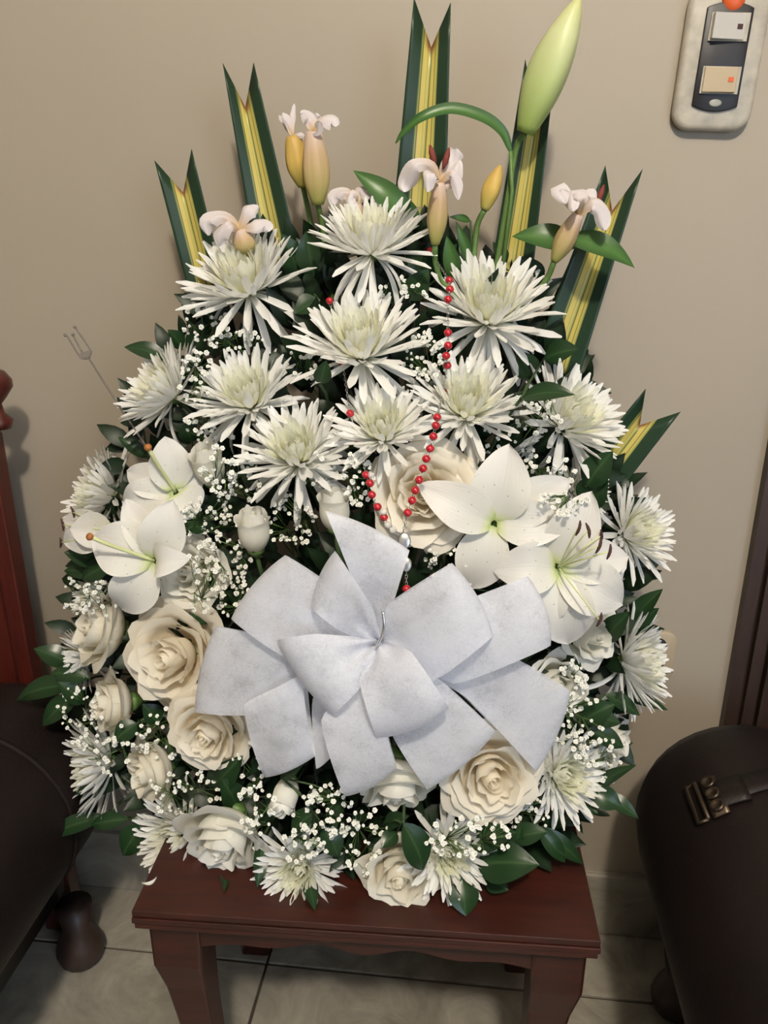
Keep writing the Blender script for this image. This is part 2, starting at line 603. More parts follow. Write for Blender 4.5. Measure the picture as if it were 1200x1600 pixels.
# door at the right
dx = P(1163, 900, WALL_Y).x
dw = 0.86
door = empty('door_1', (dx, WALL_Y, 0), 'red-brown wooden door in a dark grooved frame at the right', None)
door['kind'] = 'structure'
fm = MB()
for a, b, dpt in ((0.0, 0.018, 0.018), (0.018, 0.024, 0.010), (0.024, 0.040, 0.022), (0.040, 0.046, 0.012), (0.046, 0.062, 0.026)):
    fm.box(((a + b) / 2, -dpt / 2, 1.03), (b - a, dpt, 2.06))
    fm.box((dw + 0.124 - (a + b) / 2, -dpt / 2, 1.03), (b - a, dpt, 2.06))
    fm.box(((dw + 0.124) / 2, -dpt / 2, 2.12 - (a + b) / 2), (dw + 0.124 - 2 * a, dpt, b - a))
fm.obj('door_frame', M_FRAME, door, smooth=False)
dl = bevel(MB().box((0.062 + dw / 2, -0.008, 1.03), (dw, 0.016, 2.05)).obj('door_leaf', M_WOODR, door, smooth=False), 0.002)
for z0, z1 in ((0.12, 0.9), (1.0, 1.95)):
    for x0, x1 in ((0.12, 0.43), (0.55, 0.86)):
        bevel(MB().box(((x0 + x1) / 2, -0.019, (z0 + z1) / 2), (x1 - x0, 0.008, z1 - z0)).obj('panel', M_WOODR, dl, smooth=False), 0.006)

# switch plate top right, power outlet behind the right-hand flowers
pb, pt = P(1105, 207, WALL_Y), P(1139, -22, WALL_Y)
pc = (pb + pt) / 2
ph = (pt - pb).length
M_PLATE = plain('plate_cream', (0.42, 0.385, 0.32), 0.45, noise=0.22, scale=55)
M_PLATEB = plain('panel_black', (0.008, 0.007, 0.010), 0.45)
M_ROCK = plain('rocker_cream', (0.44, 0.35, 0.23), 0.4)
M_ROCKW = plain('rocker_white', (0.48, 0.46, 0.43), 0.4)
M_ORANGE = plain('orange_plastic', (0.62, 0.10, 0.02), 0.4)
M_GREYP = plain('grey_plastic', (0.32, 0.32, 0.29), 0.4)


def rrect(w_, h_, r, n=6):
    out = []
    for cx, cz, a0 in ((w_ / 2 - r, h_ / 2 - r, 0), (-w_ / 2 + r, h_ / 2 - r, 90), (-w_ / 2 + r, -h_ / 2 + r, 180), (w_ / 2 - r, -h_ / 2 + r, 270)):
        for k in range(n + 1):
            a = R(a0 + 90 * k / n)
            out.append((cx + r * math.cos(a), cz + r * math.sin(a)))
    return out


sw = empty('light_switch', Matrix.Translation(pc) @ Matrix.Rotation(R(2.5), 4, 'Y'), 'cream two-rocker light switch with a black panel high on the wall', 'light switch')
pw = 0.094
bevel(MB().prism(rrect(pw, ph, 0.022), -0.017, 0.0).obj('plate', M_PLATE, sw), 0.007, 3)
pan = []
for k in range(9):
    t = -1 + k / 4
    pan.append((t * 0.0265, ph * 0.33 + 0.006 * (1 - t * t)))
for k in range(9):
    t = 1 - k / 4
    pan.append((t * 0.0265, -ph * 0.33 - 0.006 * (1 - t * t)))
bevel(MB().prism(pan[::-1], -0.0205, -0.016).obj('switch_panel', M_PLATEB, sw), 0.001)
for zc, mt, tilt, ind in ((ph * 0.20, M_ROCKW, 9, M_ANTHER), (-ph * 0.155, M_ROCK, -5, M_ORANGE)):
    fr_ = MB().box((0.001, -0.0215, zc), (0.044, 0.003, 0.029)).obj('rocker_frame', M_PLATE, sw, smooth=False)
    rk = MB().box((0, 0, 0), (0.038, 0.007, 0.027)).obj('rocker', mt, sw, Matrix.Translation((0, -0.0235, zc)) @ Matrix.Rotation(R(tilt), 4, 'Z'), smooth=False)
    bevel(rk, 0.001)
    MB().box((0.012, -0.0038, 0), (0.006, 0.0012, 0.005)).obj('indicator', ind, rk, smooth=False)
MB().lathe([(0.013, 0), (0.013, 0.003), (0.011, 0.0055), (0.004, 0.007)], 20, Matrix.Translation((0.002, -0.016, ph * 0.385)) @ Matrix.Rotation(R(90), 4, 'X')).obj('orange_button', M_ORANGE, sw)
MB().lathe([(1, 0), (1, 0.002), (0.7, 0.003)], 18, Matrix.Translation((0, -0.0205, -ph * 0.31)) @ Matrix.Rotation(R(90), 4, 'X') @ Matrix.Diagonal((0.0075, 0.0042, 0.4, 1))).obj('oval_badge', M_GREYP, sw)

oc = P(1024, 1022, WALL_Y)
ol = empty('power_outlet', oc, 'beige wall outlet plate partly hidden behind the side chrysanthemum', 'outlet')
M_OUT = plain('outlet_beige', (0.44, 0.36, 0.25), 0.45)
bevel(MB().prism(rrect(0.056, 0.086, 0.018), -0.009, 0.0).obj('plate', M_OUT, ol), 0.003)
for z in (0.02, -0.02):
    MB().lathe([(0.013, 0), (0.013, 0.002), (0.011, 0.003)], 16, Matrix.Translation((0, -0.009, z)) @ Matrix.Rotation(R(90), 4, 'X')).obj('socket', M_PLATEB, ol)

# ------------------------------------------------------------------ wooden cabinet at the left edge
ca, cb = P(22, 674, 0.985), P(72, 1050, 0.985)
cx = (ca.x + cb.x) / 2 - 0.030
cz = ca.z
cab = empty('wooden_cabinet', (cx, 1.02, 0), 'tall red-brown wooden cabinet post beside the left sofa', 'cabinet')
post = [(0.0, 0.0), (-0.06, 0.0), (-0.06, cz), (-0.006, cz), (0.0, cz - 0.01)]
bevel(MB().prism(post[::-1], -0.035, -0.005).obj('corner_post', M_WOODR, cab, smooth=False), 0.003)
bevel(MB().box((-0.31, 0.005, cz / 2 - 0.02), (0.5, 0.05, cz - 0.04)).obj('cabinet_panel', M_WOODR, cab, smooth=False), 0.004)
MB().prism([(-0.024, 0.08), (-0.036, 0.08), (-0.036, cz - 0.06), (-0.024, cz - 0.06)][::-1], -0.041, -0.034).obj('reed', M_WOODR, cab, smooth=False)
kn = P(-22, 604, 0.985)
MB().lathe([(0.016, 0.0), (0.02, 0.012), (0.01, 0.022), (0.008, 0.035), (0.016, kn.z - cz - 0.018), (0.026, kn.z - cz - 0.004), (0.026, kn.z - cz + 0.006), (0.018, kn.z - cz + 0.018), (0.004, kn.z - cz + 0.024)], 20).obj(
    'finial', M_WOODR, cab, Matrix.Translation((kn.x - cx, -0.02, cz)))

# ------------------------------------------------------------------ sofas
M_PIPING = plain('leather_piping', (0.012, 0.0075, 0.007), 0.7, spec=0.15)


def make_sofa(name, label, x_out, zc, r, y_near, y_far, side, seams):
    """side=+1: the sofa spreads to +x from the arm, -1: to -x. x_out: outer face of the roll arm"""
    t = empty(name, (x_out, y_far, 0), label, 'sofa', 'dark leather sofas beside the flower table')
    L = y_far - y_near
    s = side
    prof = []                                         # arm cross-section in xz, local x from outer face inward
    for k in range(25):
        a = R(215 - k * (250 / 24))
        prof.append((s * (r + r * math.cos(a)), zc + r * math.sin(a)))
    prof += [(s * r * 1.6, 0.12), (s * r * 0.95, 0.12), (s * r * 0.80, zc - r * 0.85)]
    ys_ = [0.0, -0.012, -0.04, -0.09] + [-0.07 - (L - 0.14) * k / 6 for k in range(1, 7)] + [-L + 0.03, -L + 0.008, -L]
    sc = [0.72, 0.87, 0.96, 1.0] + [1.0] * 6 + [0.975, 0.91, 0.80]
    v, f = [], []
    n = len(prof)
    cxx, czz = s * r, zc
    for yy, kk in zip(ys_, sc):
        for x, z in prof:
            v.append((cxx + (x - cxx) * kk, yy, czz + (z - czz) * kk if z > 0.2 else z))
    for i in range(len(ys_) - 1):
        for j in range(n):
            k = (j + 1) % n
            f.append((i * n + j, i * n + k, (i + 1) * n + k, (i + 1) * n + j))
    f.append(tuple(range(n)))
    f.append(tuple(range((len(ys_) - 1) * n, len(ys_) * n))[::-1])
    MB().add(v, f).obj('arm', M_LEATHER, t)
    # piping round both ends
    for yy, kk in seams:
        ring = [Vector((cxx + (x - cxx) * kk, yy, czz + (z - czz) * kk)) for x, z in prof[:25]]
        MB().tube(ring, 0.004, 6).obj('piping', M_PIPING, t)
    W = 1.35
    bevel(MB().box((s * (r * 1.6 + W / 2), -L / 2, 0.20), (W, L - 0.02, 0.16)).obj('seat_base', M_LEATHER, t, smooth=False), 0.02, 3)
    for k in range(2):
        bevel(MB().box((s * (r * 2.0 + W / 4 - 0.03 + k * (W / 2 - 0.02)), -L / 2 - 0.07, 0.355), (W / 2 - 0.05, L - 0.16, 0.145)).obj('seat_cushion', M_LEATHER, t, smooth=False), 0.05, 4)
    bevel(MB().box((s * (r * 1.9 + W / 2), -0.055, 0.42), (W, 0.09, 0.50)).obj('backrest', M_LEATHER, t, smooth=False), 0.035, 4)
    foot = [(0.026, 0.0), (0.036, 0.012), (0.040, 0.03), (0.034, 0.05), (0.022, 0.075), (0.030, 0.122)]
    for fx, fy in ((r * 0.75, -0.03), (r * 0.75, -L + 0.06), (W + r, -0.05), (W + r, -L + 0.06)):
        MB().lathe(foot, 16).obj('foot', M_FRAME, t, Matrix.Translation((s * fx, fy, 0)))
    return t


SR, SZ = 0.148, 0.405
sx = PZ(985, 1250, SZ)
sof = make_sofa('sofa', 'dark brown leather sofa arm with a buckled strap at the right', sx.x, SZ, SR, 0.10, sx.y + 0.03, 1, ((-0.80, 0.99),))
# strap and buckle over the right arm
best = min((PZ(1121, 1246, SZ + k * 0.001) for k in range(0, 140)), key=lambda q: abs(math.hypot(q.x - sx.x - SR, q.z - SZ) - SR))
bk = best
yb = bk.y - (sx.y + 0.03)


def on_arm(deg, dy, rr):
    a = R(deg)
    return Vector((SR + rr * math.cos(a), yb + dy, SZ + rr * math.sin(a)))


ang_b = math.degrees(math.atan2(bk.z - SZ, bk.x - sx.x - SR))
a0, a1 = 20, ang_b - 6
MB().grid(2, 24, lambda u, v: on_arm(a0 + (a1 - a0) * v, (u - 0.5) * 0.034 + 0.06 * (1 - v), SR + 0.003)).obj('strap', M_LEATHER, sof).modifiers.new('s', 'SOLIDIFY').thickness = 0.003
MB().grid(2, 4, lambda u, v: on_arm(a1 - 8 + 16 * v, (u - 0.5) * 0.044, SR + 0.0055)).obj('strap_loop', M_LEATHER, sof).modifiers.new('s', 'SOLIDIFY').thickness = 0.004
bkl = MB().grid(2, 4, lambda u, v: on_arm(ang_b - 3 + 8 * v, (u - 0.5) * 0.066, SR + 0.005)).obj('buckle', M_BRONZE, sof)
bkl.modifiers.new('s', 'SOLIDIFY').thickness = 0.003
for dy in (-0.021, 0, 0.021):
    c = on_arm(ang_b + 1, dy, SR + 0.006)
    nrm = (c - on_arm(ang_b + 1, dy, 0)).normalized()
    prof = [(0.0055, 0), (0.009, 0.001), (0.0095, 0.004), (0.007, 0.0055), (0.0055, 0.003), (0.001, 0.0025)]
    MB().lathe(prof, 16, frame(c, nrm)).obj('stud', M_BRONZE, bkl)
fr = [on_arm(ang_b + 7, -0.032, SR + 0.006), on_arm(ang_b + 7, 0.032, SR + 0.006), on_arm(ang_b + 12, 0.032, SR + 0.006), on_arm(ang_b + 12, -0.032, SR + 0.006), on_arm(ang_b + 7, -0.032, SR + 0.006)]
MB().tube(fr, 0.003, 6).obj('buckle_bar', M_BRONZE, bkl)

lx = PZ(130, 1330, 0.36)
make_sofa('sofa', 'dark leather sofa arm with a wooden foot at the left', lx.x, 0.41, SR, 0.10, 0.965, -1, ((-0.16, 1.0), (-0.80, 0.99)))

# ------------------------------------------------------------------ side table
fl, frr = PZ(203, 1425, TABLE_Z), PZ(941, 1473, TABLE_Z)
tw = (frr - fl).length
ta = math.atan2(frr.y - fl.y, frr.x - fl.x)
TD = 0.42
mid = (fl + frr) / 2
tc_ = mid + Vector((-math.sin(ta), math.cos(ta), 0)) * TD / 2
tab = empty('side_table', Matrix.Translation((tc_.x, tc_.y, 0)) @ Matrix.Rotation(ta, 4, 'Z'), 'small red-brown wooden side table carrying the flower arrangement', 'table')
tmb = MB()
bt = TABLE_Z
for z0, z1, ins in ((bt - 0.008, bt, 0.001), (bt - 0.010, bt - 0.008, 0.004), (bt - 0.017, bt - 0.010, 0.0), (bt - 0.019, bt - 0.017, 0.004), (bt - 0.026, bt - 0.019, 0.002)):
    tmb.box((0, 0, (z0 + z1) / 2), (tw - 2 * ins, TD - 2 * ins, z1 - z0))
bevel(tmb.obj('tabletop', M_WOOD, tab, smooth=False), 0.0012)
hw, hd = tw / 2 - 0.008, TD / 2 - 0.02
ztop = bt - 0.026


def apron(L):
    out = [(-L / 2, ztop), (L / 2, ztop)]
    for k in range(33):
        t = 1 - k / 16
        e = 0.035 + 0.016 * (abs(t) ** 3) + 0.007 * math.cos(t * PI * 4) * (1 - abs(t))
        out.append((t * L / 2, ztop - e))
    return out[::-1]


for sgn in (-1, 1):
    MB().prism(apron(2 * hw - 0.06), sgn * (hd - 0.012) - 0.009, sgn * (hd - 0.012) + 0.009).obj('apron', M_WOOD, tab, smooth=False)
    MB().prism(apron(2 * hd - 0.06), -0.009, 0.009).obj('apron', M_WOOD, tab, Matrix.Translation((sgn * (hw - 0.012), 0, 0)) @ Matrix.Rotation(R(90), 4, 'Z'), smooth=False)
legp = [(0.0, 0.030, 0.0), (0.10, 0.030, 0.0), (0.17, 0.029, -0.001), (0.27, 0.0245, 0.003), (0.40, 0.0215, 0.006), (0.55, 0.0195, 0.010), (0.72, 0.0175, 0.012), (0.86, 0.017, 0.008), (0.94, 0.021, -0.004), (1.0, 0.024, -0.010)]
for sx_ in (-1, 1):
    for sy_ in (-1, 1):
        v, f = [], []
        for t, h, ins in legp:
            z = ztop * (1 - t)
            px_, py_ = sx_ * (hw - 0.030 - ins + 0.0), sy_ * (hd - 0.030 - ins)
            v += [(px_ + a * h, py_ + b * h, z) for a, b in ((-1, -1), (1, -1), (1, 1), (-1, 1))]
        for i in range(len(legp) - 1):
            for j in range(4):
                k = (j + 1) % 4
                f.append((i * 4 + k, i * 4 + j, (i + 1) * 4 + j, (i + 1) * 4 + k))
        f += [(0, 1, 2, 3), tuple(range(4 * len(legp) - 1, 4 * len(legp) - 5, -1))]
        lg = MB().add(v, f).obj('leg', M_WOOD, tab, smooth=False)
        bevel(lg, 0.004)

# fallen petal on the table
fp = PZ(235, 1382, TABLE_Z + 0.002)
pm = MB().grid(4, 8, lambda u, v: Vector(((v - 0.5) * 0.017, (u - 0.5) * 0.006 * math.sin(PI * min(0.97, max(0.05, v))) + 0.006 * (v - 0.5) ** 2 * 4, 0.002 * (2 * u - 1) ** 2)))
tag(pm.obj('loose_petal', M_MUM, None, Matrix.Translation(fp) @ Matrix.Rotation(R(35), 4, 'Z')), 'single white petal fallen on the left of the tabletop', 'petal')

# ------------------------------------------------------------------ tray and foam
FC = Vector((tc_.x, 0.875, TABLE_Z))
tray = MB().lathe([(0.10, 0.0), (0.125, 0.004), (0.135, 0.05), (0.139, 0.052), (0.139, 0.048), (0.120, 0.045), (0.115, 0.008)], 32).obj('flower_tray', M_TRAY, None, Matrix.Translation(FC))
tag(tray, 'round black plastic tray under the flowers on the side table', 'tray')
fo = bevel(MB().box((0, 0, 0.10), (0.15, 0.11, 0.178)).obj('floral_foam', M_FOAM, None, Matrix.Translation(FC), smooth=False), 0.01)
tag(fo, 'dark green block of floral foam holding the stems in the tray', 'foam')


def stem_to_foam(start, direction, rng, r=0.0022, n=9):
    """a stem from a flower's back into the foam"""
    tgt = FC + Vector((rng.uniform(-0.06, 0.06), rng.uniform(-0.04, 0.04), rng.uniform(0.11, 0.175)))
    tgt = tgt + Vector(((start.x - FC.x) * 0.08, 0, 0))
    L = (tgt - start).length
    return bez(start, start + direction * L * 0.3, tgt + (start - tgt).normalized() * L * 0.3 + Vector((0, 0.02, 0)), tgt, n)


# ------------------------------------------------------------------ chrysanthemums
def mum_petal(curve, width=0.12, tipw=0.55, ns=7):
    v, f, uv = [], [], []
    x = z = 0.0
    ang = -curve * 0.15
    for i in range(ns + 1):
        t = i / ns
        wd = width * (0.42 + 0.58 * math.sin(min(1, t / 0.72) * PI / 2))
        if t > 0.8:
            k = (t - 0.8) / 0.2
            wd *= math.sqrt(max(0, 1 - k ** 2.4)) * 0.72 + 0.28
        cup = 0.30 * wd
        for s, c in ((-1, 1), (0, 0), (1, 1)):
            v.append((x - c * cup * math.sin(ang), s * wd / 2, z + c * cup * math.cos(ang)))
            uv.append(((s + 1) / 2, t))
        ang += curve / ns
        x += math.cos(ang) / ns
        z += math.sin(ang) / ns
    for i in range(ns):
        for s in range(2):
            a = i * 3 + s
            f.append((a, a + 1, a + 4, a + 3))
    return v, f, uv


PET = {}
for nm, c, wd in (('up', 0.70, 0.112), ('slight', 0.30, 0.112), ('flat', -0.08, 0.118), ('down', -0.45, 0.125), ('droop', -1.0, 0.13)):
    v, f, uv = mum_petal(c, wd)
    PET[nm] = mesh('petal', v, f, M_MUM, uv)
INNER_V = [mum_petal(0.95, 0.15, ns=5), mum_petal(0.55, 0.15, ns=5)]


def make_inner(rng):
    mb = MB()
    n = 135
    for i in range(n):
        t = (i + 0.5) / n
        al = 4 + 46 * t ** 0.75 + rng.uniform(-4, 4)
        ln = 0.26 + 0.50 * t ** 0.85 + rng.uniform(-0.04, 0.04)
        phi = i * 2.39996 + rng.uniform(-0.2, 0.2)
        Mx = Matrix.Rotation(phi, 4, 'Z') @ Matrix.Translation((0.07 * t ** 0.5, 0, 0.03 * (1 - t))) @ Matrix.Rotation(R(-(90 - al)), 4, 'Y') @ Matrix.Scale(ln, 4)
        v, f, uv = INNER_V[i % 2]
        mb.add(v, f, uv, Mx)
    return mb.mesh('inner_petals', M_MUMC)


INNERS = [make_inner(random.Random(k)) for k in range(3)]
CALYX = MB().lathe([(0.025, -0.16), (0.06, -0.13), (0.12, -0.06), (0.13, -0.01), (0.06, 0.03)], 10).mesh('calyx', M_STEM)


def mum(i, px, py, rpx, az, el, label, dy=0.0, skirt=14, cup=0.0, half=False):
    rng = random.Random(100 + i)
    p = P(px, py, ys(px, py) + dy)
    rad = rpx * 1.06 * mpp(p)
    z = facing(az, el)
    Mw = frame(p - z * rad * 0.18, z, rng.uniform(0, 6), rad)
    t = empty('chrysanthemum', Mw, label, 'flower', 'white spider chrysanthemums')
    r3 = Mw.to_3x3().normalized()
    q = link('inner_petals', INNERS[i % 3], t)
    q['kind'] = 'stuff'
    link('calyx', CALYX, t)
    rings = [(30, 53, 6, 0.82, 0.06, ('up', 'slight')), (32, 65, 6, 0.94, 0.07, ('up', 'slight', 'slight')), (16, 80, 7, 1.0, 0.09, ('slight', 'flat'))]
    for n, al, dal, ln, dln, kinds in rings:
        for k in range(n):
            phi = 2 * PI * (k + rng.uniform(-0.35, 0.35)) / n + al
            a = al + rng.uniform(-dal, dal) - cup
            Mx = Matrix.Rotation(phi, 4, 'Z') @ Matrix.Translation((0.08, 0, 0)) @ Matrix.Rotation(R(-(90 - a)), 4, 'Y') \
                @ Matrix.Rotation(rng.uniform(-0.35, 0.35), 4, 'X') @ Matrix.Scale(ln + rng.uniform(-dln, dln), 4)
            link('petal', PET[rng.choice(kinds)], t, Mx)
    k = m = 0
    while k < skirt and m < 300:
        m += 1
        phi = rng.uniform(0, 2 * PI)
        d = r3 @ Vector((math.cos(phi), math.sin(phi), -0.3))
        if d.z > 0.1:
            continue
        k += 1
        Mx = Matrix.Rotation(phi, 4, 'Z') @ Matrix.Translation((0.06, 0, -0.03)) @ Matrix.Rotation(R(-(90 - rng.uniform(96, 126))), 4, 'Y') \
            @ Matrix.Rotation(rng.uniform(-0.4, 0.4), 4, 'X') @ Matrix.Scale(rng.uniform(0.78, 1.05), 4)
        link('petal', PET[rng.choice(('down', 'droop', 'flat'))], t, Mx)
    st = stem_to_foam(p - z * rad * 0.30, -z, rng, 0.003)
    inv = Mw.inverted()
    MB().tube([inv @ s for s in st], 0.003 / rad, 6).obj('stem', M_STEMD, t)
    return t


MUMS = [
    # px, py, radius, azimuth, elevation, label, depth shift, skirt
    (383, 440, 100, -15, 56, 'large white chrysanthemum at the upper left below the wilted pink lily', 0, 12),
    (580, 378, 95, 5, 66, 'topmost white chrysanthemum, flat and drooping, in the centre of the crown', 0, 12),
    (765, 485, 104, 5, 54, 'large white chrysanthemum at the upper right with the red rosary beads at its side', 0, 16),
    (563, 540, 104, 0, 58, 'white chrysanthemum directly under the topmost flower, long petals spread sideways', -0.01, 14),
    (388, 620, 88, -5, 56, 'cream-tinted white chrysanthemum below the large upper left one', -0.01, 12),
    (258, 612, 82, -48, 42, 'white chrysanthemum on the upper left rim by the clear plastic pick', 0.0, 8),
    (730, 635, 94, 5, 54, 'white chrysanthemum right of the rosary, above the open cream rose', -0.015, 12),
    (597, 672, 84, -3, 54, 'white chrysanthemum between the two rosary strands', -0.02, 11),
    (463, 708, 92, -5, 52, 'white chrysanthemum with a green eye above the upright rosebud', -0.02, 14),
    (890, 655, 92, 42, 42, 'white chrysanthemum at the upper right rim with a green leaf across it', 0, 14),
    (162, 772, 78, -55, 30, 'white chrysanthemum on the left rim behind the lilies', 0.02, 8),
    (990, 832, 76, 45, 32, 'white chrysanthemum at the right rim beside the speckled open lily', 0, 10),
    (990, 1035, 84, 66, 14, 'white chrysanthemum at the far right, seen from the side', 0.01, 10),
    (878, 1212, 76, 28, 26, 'white chrysanthemum at the lower right beside the large cream rose', 0, 12),
    (158, 1195, 84, -52, 6, 'white chrysanthemum at the lower left rim facing the sofa', 0.01, 10),
    (280, 1308, 78, -28, 16, 'white chrysanthemum behind the large rose at the lower left', 0.0, 10),
    (468, 1358, 70, 0, 22, 'white chrysanthemum hanging over the front edge of the table', 0.0, 12),
    (700, 1332, 76, 14, 26, 'white chrysanthemum at the bottom right of the front rose by the big leaf', 0.0, 10),
    (128, 1030, 52, -60, 0, 'small white chrysanthemum under the left rim rose, half hidden', 0.02, 6),
    (150, 925, 46, -50, 32, 'small white chrysanthemum peeping above the left rim rose', 0.025, 5),
    (905, 765, 50, 40, 36, 'small pale chrysanthemum half hidden behind the speckled lily', 0.03, 6),
]
for i, a in enumerate(MUMS):
    mum(i, *a[:6], *a[6:])


# ------------------------------------------------------------------ roses
def rose_petal(rb, rt, zt, hw, roll, rng, z0=-0.62, nu=10, nv=9, ruffle=0.055):
    """one petal cupped round the rose's axis; rb belly radius, rt rim radius, zt rim height, hw half-width (deg)"""
    ph = [rng.uniform(0, 6) for _ in range(4)]
    mb = MB()
    tipz = rng.uniform(0.0, 0.06)

    def fn(u, v):
        s = 2 * u - 1
        ve = v * (1 - 0.20 * abs(s) ** 2.6)
        b = math.sin(ve * PI / 2)
        r = 0.05 + (rb - 0.05) * math.sin(min(1.0, ve * 1.5) * PI / 2) + (rt - rb) * ve ** 2.4
        z = z0 + (zt - z0) * (0.25 * ve + 0.75 * ve ** 1.35) + tipz * (1 - s * s) * ve ** 6
        k = max(0.0, (ve - 0.72) / 0.28)
        r += roll * k * k * 0.9
        z -= roll * k ** 3 * 0.75
        rf = ruffle * ve ** 3 * (math.sin(s * 4.2 + ph[0]) + 0.6 * math.sin(s * 8 + ph[1]))
        r += rf
        z += rf * 0.5
        wid = math.sin(min(1, ve * 1.25 + 0.12) * PI / 2) ** 0.9
        a = R(hw) * s * wid * (1 - 0.12 * ve ** 4)
        return Vector((r * math.cos(a), r * math.sin(a), z))

    mb.grid(nu, nv, fn)
    return mb


def rose_core(mat, h=0.36):
    """tight spiral of the heart"""
    mb = MB()

    def fn(u, v):
        a = u * 2 * PI * 2.6
        r = (0.035 + 0.21 * u) * (0.7 + 0.3 * math.sin(v * PI * 0.9)) + 0.035 * v ** 3 * math.sin(a * 1.3)
        return Vector((r * math.cos(a), r * math.sin(a), -0.4 + (h + 0.4 - 0.10 * u) * v + 0.025 * math.sin(a * 1.7) * v))

    mb.grid(48, 6, fn)
    return mb.mesh('rose_heart', mat)


ROSE_LIB = {}


def rose_lib(mat, kind):
    key = (mat.name, kind)
    if key in ROSE_LIB:
        return ROSE_LIB[key]
    rng = random.Random(len(ROSE_LIB) + 5)
    lay = []
    if kind == 'open':
        spec = [(3, 0.30, 0.30, 0.38, 75, 0.04), (4, 0.42, 0.46, 0.33, 66, 0.09), (5, 0.56, 0.66, 0.22, 58, 0.16), (5, 0.68, 0.88, 0.04, 54, 0.20), (5, 0.72, 1.02, -0.16, 54, 0.20)]
    elif kind == 'half':
        spec = [(3, 0.33, 0.30, 0.46, 80, 0.03), (3, 0.46, 0.46, 0.42, 74, 0.10), (4, 0.60, 0.66, 0.34, 66, 0.20), (4, 0.68, 0.84, 0.14, 62, 0.26)]
    else:
        spec = [(3, 0.36, 0.16, 0.90, 88, 0.02), (3, 0.47, 0.26, 0.88, 86, 0.05), (3, 0.55, 0.42, 0.74, 80, 0.20)]
    for n, rb, rt, zt, hw_, roll in spec:
        vs = [rose_petal(rb, rt, zt, hw_, roll, rng, -0.62 if kind != 'bud' else -0.8, ruffle=0.055 if kind != 'bud' else 0.018).mesh('petal', mat) for _ in range(2)]
        lay.append((n, vs))
    ROSE_LIB[key] = (rose_core(mat, 0.34 if kind == 'open' else (0.42 if kind == 'half' else 0.76)), lay)
    return ROSE_LIB[key]


SEPAL = MB().lathe([(0.05, -0.95), (0.14, -0.84), (0.26, -0.70), (0.30, -0.60), (0.15, -0.5)], 10).mesh('calyx', M_STEM)


def rose(i, px, py, rpx, az, el, kind, mat, label, dy=0.0):
    rng = random.Random(400 + i)
    p = P(px, py, ys(px, py) + dy)
    rad = rpx * mpp(p)
    z = facing(az, el)
    Mw = frame(p, z, rng.uniform(0, 6), rad)
    t = empty('rose', Mw, label, 'flower', 'cream and white roses')
    core, lay = rose_lib(mat, kind)
    link('rose_heart', core, t, Matrix.Rotation(rng.uniform(0, 6), 4, 'Z'))
    off = rng.uniform(0, 6)
    for li, (n, vs) in enumerate(lay):
        off += 0.7
        for k in range(n):
            phi = off + 2 * PI * k / n + rng.uniform(-0.18, 0.18)
            tl = rng.uniform(-0.10, 0.10)
            Mx = Matrix.Rotation(phi, 4, 'Z') @ Matrix.Translation((0, 0, -0.55)) @ Matrix.Rotation(tl, 4, 'Y') @ Matrix.Translation((0, 0, 0.55)) \
                @ Matrix.Diagonal((1, 1, rng.uniform(0.94, 1.06), 1))
            link('petal', rng.choice(vs), t, Mx)
    link('calyx', SEPAL, t)
    inv = Mw.inverted()
    st = stem_to_foam(p - z * rad * 0.85, -z, rng)
    MB().tube([inv @ s for s in st], 0.0028 / rad, 6).obj('stem', M_STEMD, t)
    return t


ROSES = [
    (662, 772, 80, -2, 20, 'open', M_ROSEP, 'open cream rose with the rosary hanging across it', -0.02),
    (397, 832, 50, 4, 78, 'bud', M_ROSEW, 'upright cream rosebud left of the bow, under the green-eyed chrysanthemum', -0.03),
    (523, 800, 48, 6, 76, 'bud', M_ROSEW, 'upright cream rosebud just behind the top loop of the bow', -0.01),
    (326, 730, 48, -10, 68, 'bud', M_ROSEW, 'upright rosebud at the upper left beside the small lily, dotted with fine blossom', -0.02),
    (294, 894, 54, -12, 22, 'open', M_ROSEW, 'ruffled ivory rose right of the left lilies', -0.01),
    (155, 982, 64, -52, 22, 'half', M_ROSE, 'cream rose on the left rim below the lilies', 0.0),
    (266, 1028, 82, -14, 14, 'open', M_ROSEP, 'largest cream rose, fully open, left of the bow', -0.03),
    (174, 1100, 54, -48, 14, 'half', M_ROSE, 'half-open cream rose tucked below the largest left rose', -0.005),
    (323, 1148, 66, -6, 4, 'open', M_ROSEP, 'flat open peach-cream rose at the lower left of the bow', -0.03),
    (232, 1205, 56, -40, 4, 'half', M_ROSE, 'cream rose at the lower left above the big round rose', -0.015),
    (446, 1240, 40, -10, -28, 'bud', M_ROSEW, 'small yellow-cream rosebud pointing down under the bow', -0.01),
    (350, 1312, 76, -6, -16, 'half', M_ROSEW, 'big round cream rose nodding over the left of the table', -0.02),
    (617, 1228, 66, 8, -34, 'half', M_ROSEW, 'white rose drooping beneath the lower ribbon loops', -0.005),
    (768, 1216, 76, 10, 10, 'open', M_ROSEP, 'large open cream rose under the right of the bow', -0.03),
    (625, 1366, 64, 2, 6, 'half', M_ROSE, 'cream rose at the front centre of the table', -0.005),
    (868, 1070, 54, 25, 14, 'half', M_ROSEW, 'pale rose half hidden behind the right ribbon loops', 0.01),
    (925, 990, 54, 36, 14, 'half', M_ROSEW, 'white rose below the speckled open lily', 0.0),
    (958, 1158, 48, 62, 4, 'half', M_ROSEW, 'white rose at the back of the right side near the sofa', 0.03),
]
for i, a in enumerate(ROSES):
    rose(i, *a)


# ------------------------------------------------------------------ blades: lily petals and leaves
def prof_petal(v, sharp=0.92):
    return max(0.0, math.sin(PI * (0.06 + 0.94 * v) ** sharp)) ** 0.72


